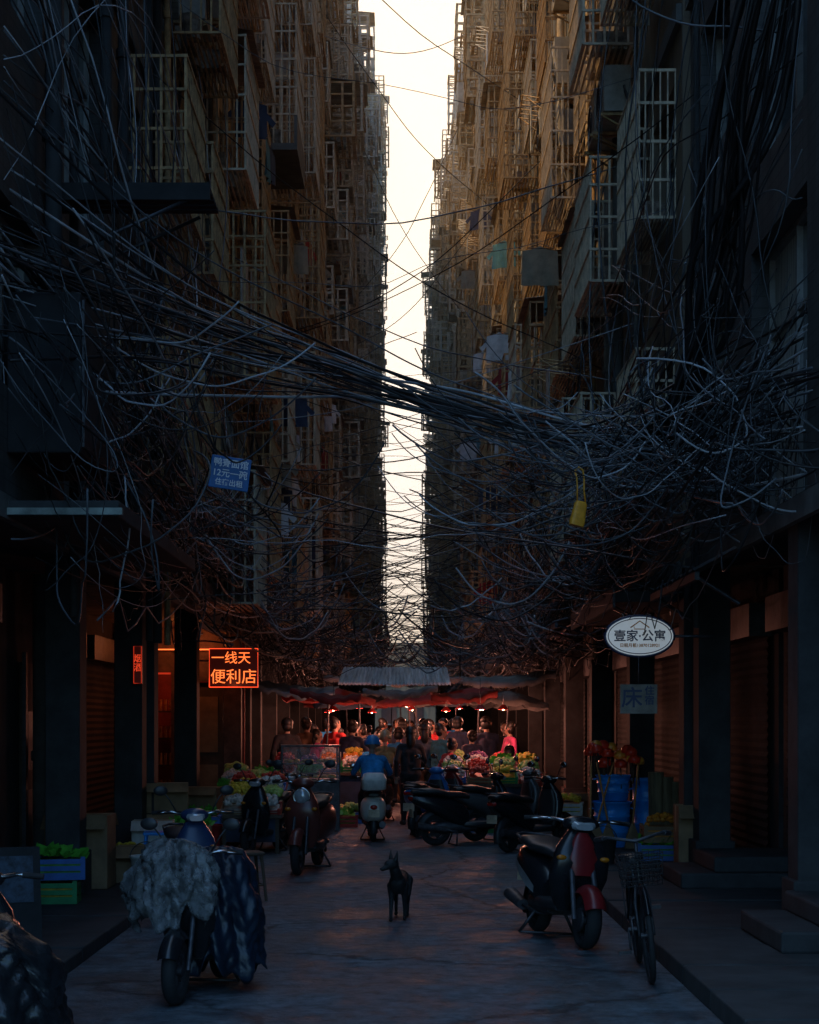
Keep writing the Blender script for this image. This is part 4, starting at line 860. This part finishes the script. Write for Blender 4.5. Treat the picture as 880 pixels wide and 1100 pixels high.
spots=[(-1.2,33.5),(-.3,34),(.1,32.5),(.55,32),(.95,33.5),(1.5,33.2),(1.95,35),(-1.7,36),(-.9,36.5),(-.1,37),(.4,35.6),(.85,37.5),(1.35,36.5),(-1.4,39.5),(-.5,40),(.2,41),(.7,40.2),(1.2,42),(1.7,39),(-1.1,43.5),(-.2,45),(.5,44.4),(1.0,47),(-.7,48),(.1,50),(1.5,49),(-1.5,34.4),(1.15,31.2),(2.0,32.5),(.35,39),(-.6,36.0),(-.4,42),(.6,46),(-.9,51),(.1,53),(1.0,54),(-.3,57),(.7,59),(0,61),(-1.9,40),(1.6,44),(-1.5,47),(-.15,31.2),(.3,29.9),(-.9,38.4),(1.1,38.8),(-.1,39.3),(.9,35.6),(-1.2,45.7),(.25,47.5),(.8,51),(-.5,54),(1.3,40.6),(-.05,43.2),(-1.75,43),(1.9,29.0),(-1.15,31.8),(-1.9,33.2),(.75,30.6),(1.55,31.9),(-.5,30.0),(.15,34.6),(-1.0,35.1)]
for i,(x,y) in enumerate(spots):
    tp=R.choice(['black','navy','grey','brown','red','black','red','olive','purple','teal','pink','black','navy','blue','grey','red']); tr=R.choice(['black','navy','grey','brown'])
    ps=R.choice(['stand','walk','reach','side','reach','walk','bend']); hr=R.choice(['short','long','bun','short'])
    person(ps,x+R.uniform(-.2,.2),y+R.uniform(-.5,.5),R.choice([0,.2,-.3,0,.5,-.5,pi,pi/2,-pi/2])+R.uniform(-.4,.4),tp,tr,'shopper in %s top and %s trousers in the market crowd'%(tp,tr),R.uniform(.8,1.02),hr)
def dog():
    c=[];A=c.append
    A(((-.2,0,.37),.07,(0,0,.365),.072,0)); A(((0,0,.36),.078,(.17,0,.36),.088,0)); A(((.17,0,.33),.082,(.2,0,.37),.082,0)); A(((-.22,0,.38),.072,(-.24,0,.36),.064,0))
    A(((.22,0,.40),.062,(.3,-.02,.5),.05,0))
    hx=Vector((.32,-.03,.55)); hd=Vector((.6,-.78,-.16)).normalized()
    A((hx,.054,hx+hd*.045,.048,0)); A((hx+hd*.055+Vector((0,0,-.01)),.033,hx+hd*.12+Vector((0,0,-.025)),.022,0)); A((hx+hd*.135+Vector((0,0,-.018)),.011,hx+hd*.14+Vector((0,0,-.018)),.011,1))
    sdv=hd.cross(Vector((0,0,1))).normalized()
    for sg in (-1,1):
        e=hx+sdv*sg*.04+Vector((0,0,.035)); A((e,.024,e+sdv*sg*.02+Vector((0,0,.085))-hd*.01,.006,0))
        A((hx+hd*.055+sdv*sg*.028+Vector((0,0,.016)),.008,hx+hd*.058+sdv*sg*.028+Vector((0,0,.016)),.008,1))
    for sg,fw in ((-1,.03),(1,-.03)):
        y=sg*.06
        A(((.17,y,.33),.046,(.15+fw*.5,y,.21),.026,0)); A(((.15+fw*.5,y,.21),.025,(.17+fw*2,y,.11),.018,0)); A(((.17+fw*2,y,.11),.018,(.17+fw*2.2,y,.03),.016,0)); A(((.17+fw*2.2,y,.022),.02,(.205+fw*2.2,y,.018),.018,0))
        f2=-fw
        A(((-.22,y*.9,.35),.06,(-.16+f2,y*1.05,.22),.036,0)); A(((-.16+f2,y*1.05,.22),.033,(-.27+f2*1.5,y,.135),.019,0)); A(((-.27+f2*1.5,y,.135),.018,(-.245+f2*2,y,.03),.015,0)); A(((-.245+f2*2,y,.022),.02,(-.21+f2*2,y,.018),.018,0))
    A(((-.28,0,.40),.022,(-.35,.03,.33),.018,0)); A(((-.35,.03,.33),.018,(-.38,.06,.22),.01,0))
    return capsmesh(c,.0075,[M('black_fur',(.012,.012,.013),.6,var=.5,scale=40,bump=.5),m_rubber],'dog',2)
obj('dog',dog(),None,(-.03,14.65,.006),(0,0,s(-95)),(.9,.9,.9),label='thin black dog standing in the lane with head turned aside',category='dog')

# ------------------------------------------------------------------ market
def umbrella(x,y,z,r,mat,lab):
    t=thing('market_umbrella',(x,y,0),label=lab,category='umbrella',group='umbrellas over market stalls',rot=(R.uniform(-.06,.06),R.uniform(-.07,.07),R.uniform(0,1)))
    mb=MB(); n=8; rings=[]
    for j in range(7):
        u=j/6; rr=[]
        for i in range(n*4):
            a=2*pi*i/(n*4); sag=.05*u*abs(sin(a*n/2)); q=r*u if u>0 else .01
            rr.append((q*cos(a)*(1-.05*abs(sin(a*n/2))*u),q*sin(a)*(1-.05*abs(sin(a*n/2))*u),z+.22*(1-u**1.3)-sag))
        rings.append(rr)
    rings.append([(p[0]*1.0,p[1]*1.0,p[2]-.04-.04*R.random()) for p in rings[-1]])
    mb.loft(rings,0,False,True); part('canopy',mb,mat,t)
    mb=MB(); mb.cyl((0,0,.05),(0,0,z+.26),.02,None,8); part('pole',mb,m_dsteel,t)
    mb=MB()
    for i in range(n):
        a=2*pi*i/n; mb.tube([(0,0,z+.18),(r*.98*cos(a),r*.98*sin(a),z-.04)],.008,4)
    part('ribs',mb,m_dsteel,t); mb=MB(); mb.cyl((0,0,0),(0,0,.07),.22,.18,16); part('base',mb,m_conc,t)
def canvas(name,c,tl):
    m=M(name,c,.8,var=.6,scale=3); nt=m.node_tree; b=nt.nodes['Principled BSDF']; o=nt.nodes['Material Output']
    tr=nt.nodes.new('ShaderNodeBsdfTranslucent'); tr.inputs[0].default_value=(*c,1); mx=nt.nodes.new('ShaderNodeMixShader'); mx.inputs[0].default_value=tl
    nt.links.new(b.outputs[0],mx.inputs[1]); nt.links.new(tr.outputs[0],mx.inputs[2]); nt.links.new(mx.outputs[0],o.inputs[0]); return m
m_rum=canvas('red_canvas',(.16,.012,.01),.12); m_gum=canvas('grey_canvas',(.16,.155,.15),.06); m_bum=canvas('blue_canvas',(.04,.06,.1),.08)
for x,y,z,r,m,l in [(-1.5,32.5,2.15,.9,m_rum,'red'),(1.85,31.5,2.05,.8,m_gum,'grey'),(.4,34.5,2.12,.9,m_rum,'red'),(-.9,36.5,2.1,1.0,m_bum,'blue'),(1.5,35.5,2.2,.9,m_rum,'red'),(.2,40,2.2,1.1,m_gum,'grey'),(-1.3,42,2.2,1.1,m_rum,'red'),(1.4,44,2.2,1.1,m_gum,'grey'),(0,48,2.3,1.2,m_rum,'red'),(.4,56,2.5,1.3,m_bum,'blue'),(-.5,66,2.7,1.4,m_gum,'grey')]:
    umbrella(x,y,z,r,m,'%s canvas umbrella shading a market stall'%l)
def tarp(x0,x1,y0,y1,z,mat,lab,tilt=.25,corr=0,val=.06,skew=0):
    mb=MB(); rings=[]; nx=60 if corr else 24
    for j in range(13):
        v=j/12; rr=[]
        for i in range(nx+1):
            u=i/nx; rr.append((x0+(x1-x0)*u,y0+(y1-y0)*v,z+tilt*v+skew*u-(0 if corr else .09*sin(pi*u))+(.022*(i%2) if corr else .015*sin(u*31)+.02*sin(u*7+v*5))))
        rings.append(rr)
    fr=[(p[0],p[1]-.02,p[2]-val-(0 if corr else .06*R.random())) for i,p in enumerate(rings[0])]
    mb.loft([fr]+rings,0,False,not corr,False)
    o=obj('awning',mb.mesh('awning',[mat]),label=lab,category='awning',group='awnings across the market')
    sm=o.modifiers.new('s','SOLIDIFY'); sm.thickness=.006
tarp(-1.15,.85,30.3,33,2.38,M('striped_awning',(.55,.55,.55),.6,var=.6,scale=3,stretch=(8,.2,.2)),'grey-white corrugated awning sheltering market stalls',.36,1,.04)
tarp(1.0,2.6,28.5,31,2.38,m_gum,'faded grey tarpaulin stretched over a stall',.15,skew=.14)
tarp(-2.6,-1.2,30,32,2.34,m_sheetb,'dark blue tarpaulin tied to the shop canopies',.15,skew=-.1)
tarp(-1.9,-.7,28.6,29.6,2.24,m_rum,'small red tarpaulin tied over a stall',.05,skew=-.09)
tarp(-.7,.6,29.4,30.2,2.24,m_gum,'ragged grey tarpaulin tied below an awning',.05,skew=.07)
tarp(.5,1.7,30.6,32,2.16,m_rum,'small red tarpaulin tied over a stall',.1,skew=.08)
tarp(-1.6,1.2,34.5,37,2.6,m_gum,'grey tarpaulin sagging above the market crowd',.1)
tarp(-2.2,2.2,44,47,2.8,m_gum,'grey tarpaulin stretched between facades',.1)
tarp(-2.1,2.2,54,58,3.1,m_sheetb,'blue tarpaulin stretched between facades',.1)
tarp(-2.1,2.2,70,74,3.5,m_sheetb,'dark tarpaulin stretched between facades',.1)
tarp(-2.1,2.2,90,94,4.2,m_sheetb,'dark tarpaulin stretched between facades',.1)
def table(x,y,rz,lx,ly,lab,h=.72,z=.005):
    t=thing('market_table',(x,y,z),rz,label=lab,category='table',group='market tables')
    mb=MB(); mb.bx(-lx/2,lx/2,-ly/2,ly/2,h-.05,h); part('top',mb,m_wood,t,bevel=.006)
    for a in (-1,1):
        for b in (-1,1):
            mb=MB(); mb.bx(a*(lx/2-.06)-.025,a*(lx/2-.06)+.025,b*(ly/2-.06)-.025,b*(ly/2-.06)+.025,0,h-.053); part('leg',mb,m_wood,t)
    mb=MB(); mb.bx(-lx/2+.04,lx/2-.04,-ly/2+.04,-ly/2+.055,.15,h-.053); part('skirt',mb,R.choice((m_bum,m_wood,m_bum)),t)
VEG=[('greens',(.1,.4,.04)),('cabbage',(.35,.5,.12)),('oranges',(.7,.25,.02)),('tomatoes',(.6,.04,.02)),('bananas',(.75,.55,.05)),('aubergines',(.15,.04,.18)),('radishes',(.6,.55,.5)),('apples',(.55,.08,.05))]
VM=[M(n,c,.5,var=.5,scale=12) for n,c in VEG]
cr_mats=[M('crate_blue',(.02,.12,.4),.5),M('crate_green',(.02,.25,.08),.5),M('crate_red',(.35,.03,.02),.5),m_white,m_card]
def crate(x,y,z,rz,ci,vi,lx=.5,ly=.36,h=.2,tilt=0):
    nm=['blue plastic','green plastic','red plastic','white foam','cardboard'][ci]
    t=thing('produce_crate',(x,y,z),rz,label='%s crate holding %s on a market stall'%(nm,VEG[vi][0]),category='crate',group='produce crates',rot=(tilt,0,rz))
    mb=MB(); mb.bx(-lx/2,lx/2,-ly/2,ly/2,0,.02)
    for k in range(3):
        z0=.02+k*(h-.02)/3; z1=z0+(h-.02)/3-.018
        mb.bx(-lx/2,lx/2,-ly/2,-ly/2+.015,z0,z1); mb.bx(-lx/2,lx/2,ly/2-.015,ly/2,z0,z1); mb.bx(-lx/2,-lx/2+.015,-ly/2+.015,ly/2-.015,z0,z1); mb.bx(lx/2-.015,lx/2,-ly/2+.015,ly/2-.015,z0,z1)
    for a in (-1,1):
        for b in (-1,1): mb.bx(a*(lx/2-.02)-.02,a*(lx/2-.02)+.02,b*(ly/2-.02)-.019,b*(ly/2-.02)+.019,.02,h)
    part('shell',mb,cr_mats[ci],t)
    mb=MB()
    for i in range(60):
        rx=R.uniform(-lx/2+.05,lx/2-.05); ry=R.uniform(-ly/2+.05,ly/2-.05); q=.03 if vi not in (0,1) else .045; hp=.08*(1-(abs(rx)/lx*2)**2)
        if vi==0:
            d=Vector((R.gauss(0,1),R.gauss(0,1),R.uniform(.2,1))).normalized()*.13; e=d.orthogonal().normalized()*.05; c=Vector((rx,ry,h-.03+hp*.5)); mb.add([c,c+d*.5+e,c+d,c+d*.5-e],[(0,1,2,3)],0,True); 
        else: mb.ell((rx,ry,h-.03+R.uniform(0,.06)+hp),(q*R.uniform(.8,1.3),q,q),0,8,6)
    mb.bx(-lx/2+.03,lx/2-.03,-ly/2+.03,ly/2-.03,.03,h-.03,0)
    obj('produce_pile',mb.mesh('produce_pile',[VM[vi]]),None,(x,y,z+.001),(tilt,0,rz),label='heap of fresh %s in a crate'%VEG[vi][0],category='vegetables',kind='stuff')
for (x,y,rz,lx,ly,lab,h) in [(1.45,27.2,.05,1.7,1.2,'wooden table stacked with crates of vegetables',.72),(1.5,29.7,0,1.6,.8,'wooden table loaded with fruit crates',.8),(-1.6,28.2,0,1.1,.8,'wooden table with boxes at the market entrance',.8),
                     (-.95,30.4,.1,1.1,1.2,'table heaped with green vegetables',.8),(1.3,34.5,0,1.4,.8,'table with produce under an umbrella',.72),(-1.95,22.6,.0,.8,1.6,'low table cluttered with shop goods',.5),(-2.3,25.2,.0,.8,1.2,'low table of produce by a shop front',.6)]:
    table(x,y,rz,lx,ly,lab,h)
    nx=int(lx/.4); ny=int(ly/.36)
    for i in range(nx):
        for j in range(ny):
            crate(x-lx/2+.2+i*.4+R.uniform(-.01,.01),y-ly/2+.19+j*.37,h+.007+j*.09,R.uniform(-.04,.04),R.randrange(5),R.choice((0,0,1,2,3,4,5,6,7)),lx=.37,ly=.33,h=R.choice((.12,.16)),tilt=.28)
for x,y,z in [(.85,26.4,.005),(1.5,26.1,.005),(1.5,26.1,.21),(2.05,26.2,.13),(-1.0,27.4,.005),(-.85,28.5,.005),(-2.45,19.6,.11),(-2.45,19.6,.32),(-2.5,18.0,.11),(-2.6,24.0,.11),(-2.6,24.0,.32),(2.3,24.6,.13),(2.35,24.6,.34),(-2.6,21.6,.11),(-2.55,21.6,.32),(-2.9,17.9,.11),(-3.1,15.0,.11),(-3.05,15.0,.32),(2.9,19.3,.13),(2.95,19.3,.34)]: crate(x,y,z,R.uniform(-.2,.2),R.randrange(5),R.choice((0,1,2,4)))
t=thing('display_counter',(-1.45,26.6,.005),.1,label='glass-fronted food display counter with dark base',category='counter')
mb=MB(); mb.bx(-.45,.45,-.3,.3,0,.8); part('base',mb,m_dsteel,t,bevel=.01)
mb=MB()
for a in (-.44,.44):
    for b in (-.29,.29): mb.bx(a-.012,a+.012,b-.012,b+.012,.803,1.3)
mb.bx(-.46,.46,-.31,.31,1.3,1.33); mb.bx(-.43,.43,-.28,.28,1.03,1.045); part('frame',mb,m_dsteel,t)
mb=MB(); mb.bx(-.43,.43,-.3,-.295,.81,1.29); part('glass',mb,M('thin_glass',(.5,.55,.55),.05,alpha=.2),t)
mb=MB()
for i in range(30): mb.ell((R.uniform(-.36,.36),R.uniform(-.2,.2),R.choice((.84,1.08))),(.06,.05,.03),0,8,6)
part('food_trays',mb,VM[4],t)
e_bulb=M('lamp_bulb',(1,.8,.5),.4,emit=(1,.7,.4),es=4,var=.05)
for x,y,z,e in [(1.25,27.6,1.9,26),(1.75,29.8,1.92,40),(-1.2,29.4,1.9,32),(-.6,32.8,1.88,60),(.8,31.7,1.9,50),(.2,36.0,1.95,80),(-1,39,2.0,80),(1.3,39.2,2.0,80),(.1,45,2.1,110),(.3,52,2.2,110),(-1.5,34.6,1.9,55),(1.6,34.2,1.95,55)]:
    t=thing('hanging_lamp',(x,y,z),label='bare glowing bulb with tin shade over a stall',category='lamp',group='lamps over the market stalls')
    mb=MB(); mb.ell((0,0,0),(.018,.018,.024)); part('bulb',mb,e_bulb,t)
    mb=MB(); mb.cyl((0,0,-.01),(0,0,.07),.1,.03,16,0,True,False); part('lamp_shade',mb,m_redcl,t)
    mb=MB(); mb.tube([(0,0,.07),(0,.02,.5)],.005,4); part('cord',mb,m_cab,t)
    lamp((x,y,z-.07),e,(1,.36,.24),.04)

# ------------------------------------------------------------------ right-hand goods
def barrel(x,y,z,r,h,lab):
    t=thing('plastic_bin',(x,y,z),label=lab,category='bin',group='blue plastic bins by the shop')
    mb=MB(); mb.loft([ringz(0,0,q*h,rr*r,rr*r,24,2.6) for q,rr in ((0,.8),(.02,.84),(.3,.9),(.31,.94),(.34,.94),(.35,.9),(.65,.95),(.66,.99),(.69,.99),(.7,.95),(.95,1),(.96,1.08),(1,1.08))],0,False); mb.add(ringz(0,0,.03*h,r*.8,r*.8,24,2.6),[tuple(range(24))]); mb.add(ringz(0,0,.93*h,r*.97,r*.97,24,2.6),[tuple(range(24))])
    part('tub',mb,m_blue,t)
    for a in (-1,1):
        mb=MB(); mb.tube([(a*r*1.02,-.06,h*.85),(a*r*1.2,-.05,h*.83),(a*r*1.2,.05,h*.83),(a*r*1.02,.06,h*.85)],.01,6); part('handle',mb,m_blue,t)
BX=2.62; BY=21.4
barrel(BX,BY,.13,.23,.57,'blue plastic tub standing on the pavement'); barrel(BX+.02,BY+.02,.71,.21,.32,'blue plastic tub stacked on another tub'); barrel(BX+.5,BY+.25,.13,.21,.85,'tall blue plastic bin beside stacked tubs')
lr=[M('ladle_red',(.9,.05,.02),.35,var=.2),M('ladle_orange',(.9,.35,.05),.35,var=.2)]
for i in range(18):
    x=BX+R.uniform(-.28,.34); y=BY+R.uniform(-.2,.1); z=1.14+R.uniform(0,.26)
    t=thing('plastic_ladle',(x,y,z),R.uniform(0,6),label='red plastic ladle sticking up from a blue tub',category='ladle',group='red plastic ladles')
    mb=MB(); mb.ell((0,0,0),(.08,.08,.07),0,16,8,None,.0,2.1); part('bowl',mb,lr[0 if i%4 else 1],t)
    mb=MB(); mb.tube([(0,0,-.02),(.0,.02,-.3)],.008,6); part('handle',mb,m_wood,t)
m_vw=M('varnished_wood',(.5,.22,.07),.5)
for i,(x,a) in enumerate([(BX-.24,.25),(BX-.1,-.1),(BX+.2,.12),(BX-.32,.05)]):
    t=thing('broom',(x,BY-.45,.14),label='broom with wooden handle leaning against tubs',category='broom',group='brooms for sale')
    mb=MB(); mb.cyl((0,0,.3),(a,.35,1.05),.013,None,8); part('handle',mb,m_vw,t)
    mb=MB(); mb.loft([ringz(0,0,z,hx,hy) for z,hx,hy in ((0,.1,.04),(.15,.08,.035),(.3,.022,.018))]); part('bristles',mb,m_card,t)
t=thing('straw_mat_roll',(3.2,20.9,.13),label='upright rolled straw mats tied with cord',category='mat')
mb=MB()
for k in range(3): mb.loft([ringz(.0+.12*k-.1,.03*k,z,rr,rr,18,2) for z,rr in ((0,.1),(.3,.09),(.6,.095),(.95-.06*k,.1))])
part('roll',mb,M('straw',(.22,.17,.1),.85,var=.5,scale=20,stretch=(1,1,.1)),t); mb=MB(); mb.torus((.02,.03,.4),.2,.01,2,0,24,5); part('cord',mb,m_redcl,t)
m_tape=M('tape',(.35,.25,.12),.4)
def carton(x,y,z,rz,a,b,h,mat,lab):
    t=thing('cardboard_box',(x,y,z),rz,label=lab,category='box',group='boxes stacked by shops')
    mb=MB(); mb.bx(-a/2,a/2,-b/2,b/2,0,h); part('carton',mb,mat,t,bevel=.008)
    mb=MB(); mb.bx(-a/2,a/2,-.03,.03,h+.001,h+.004); mb.bx(-.001+0-a/2-.003,-a/2-.001,-.03,.03,h*.6,h); part('tape',mb,m_tape,t)
    for sg in (-1,1):
        mb=MB(); mb.bx(-a/2,a/2,0,.006,0,b*.42,0,Matrix.Translation((0,sg*b/2,h))@Matrix.Rotation(sg*-2.2,4,'X')); part('flap',mb,mat,t)
for x,y,z,a,b,h,m,l in [(-2.75,22.8,.11,.6,.45,.4,m_card,'brown cardboard box on the pavement'),(-2.7,22.9,.52,.5,.4,.3,m_card,'brown cardboard box stacked on another'),(-2.75,18.8,.11,.45,.4,.5,m_white,'scuffed white foam box by the kerb'),(-2.85,20.2,.11,.6,.5,.5,m_card,'open cardboard box beside shop goods'),(-2.8,20.25,.62,.5,.4,.35,m_card,'brown cardboard box stacked on another'),(-3.1,21.4,.11,.5,.5,.6,m_card,'tall cardboard box against a pier'),(-2.6,17.0,.11,.5,.4,.35,m_card,'flattened damp cardboard box'),(-3.1,16.4,.11,.6,.5,.7,m_card,'tall cardboard box against a pier'),(2.5,25.4,.13,.5,.4,.5,m_card,'cardboard box by a shop pier'),(3.1,17.8,.13,.5,.5,.7,m_card,'cardboard box by a shop pier')]:
    carton(x,y,z,R.uniform(-.2,.2),a,b,h,m,l)
def stool(x,y,z,rz,mat,lab):
    t=thing('stool',(x,y,z),rz,label=lab,category='stool',group='stools by the shops')
    mb=MB(); mb.bx(-.16,.16,-.16,.16,.43,.46); part('seat',mb,mat,t,bevel=.01)
    for a in (-1,1):
        for b in (-1,1):
            mb=MB(); mb.cyl((a*.13,b*.13,.43),(a*.17,b*.17,0),.016,.014,6); part('leg',mb,mat,t)
    mb=MB(); mb.tube([(-.155,-.155,.15),(.155,-.155,.15),(.155,.155,.15),(-.155,.155,.15),(-.155,-.155,.15)],.009,4); part('stretcher',mb,mat,t)
stool(-1.5,16.2,.005,.3,m_wood,'small wooden stool in the lane'); stool(-2.5,17.5,.11,.1,m_blue,'blue plastic stool on the pavement')
def bucket(x,y,z,r,h,m,l):
    t=thing('bucket',(x,y,z),label=l,category='bucket',group='buckets along the shops')
    mb=MB(); mb.loft([ringz(0,0,q*h,k*r,k*r,20,2) for q,k in ((0,.75),(.9,.97),(.93,1.05),(1,1.05))],0,False); mb.add(ringz(0,0,.02,r*.75,r*.75,20,2),[tuple(range(20))]); part('body',mb,m,t)
    mb=MB(); mb.torus((0,0,h*.9),r*1.0,.005,1,0,16,4,0,pi); part('handle',mb,m_dsteel,t)
for x,y,m,l in [(-2.4,21.2,m_redcl,'red plastic bucket on the kerb'),(-2.45,16.3,m_white,'grimy white paint bucket'),(-2.35,24.8,m_blue,'blue plastic bucket on the kerb'),(2.2,18.8,m_matte,'black rubber bucket by a pier')]: bucket(x,y,.12,.16,.3,m,l)
m_yel=M('yellow_plastic',(.9,.36,.03),.5,var=.35,scale=14)
t=thing('plastic_bag',(1.38,13.2,3.4),label='small yellow bag hanging from cables by a looped strap',category='bag',rot=(0,.22,.3),sc=.8)
mb=MB(); mb.loft([ringz(0,0,-z,hx,hx*.55,18,4) for z,hx in ((0,.045),(.02,.06),(.1,.066),(.2,.075),(.24,.07))]); part('pouch',mb,m_yel,t)
mb=MB(); mb.tube([(-.045,0,0),(-.07,0,.12),(-.1,0,.22),(-.13,0,.27),(-.1,0,.32),(-.05,0,.3),(-.02,0,.22),(.0,0,.12),(.045,0,0)],.009,6); part('strap',mb,m_yel,t)
mb=MB(); mb.tube([(-.1,0,.32),(-.1,.1,.6),(-.12,.3,.9)],.005,4); part('string',mb,m_dsteel,t)
print('built',len(bpy.data.objects),time.time()-T0)
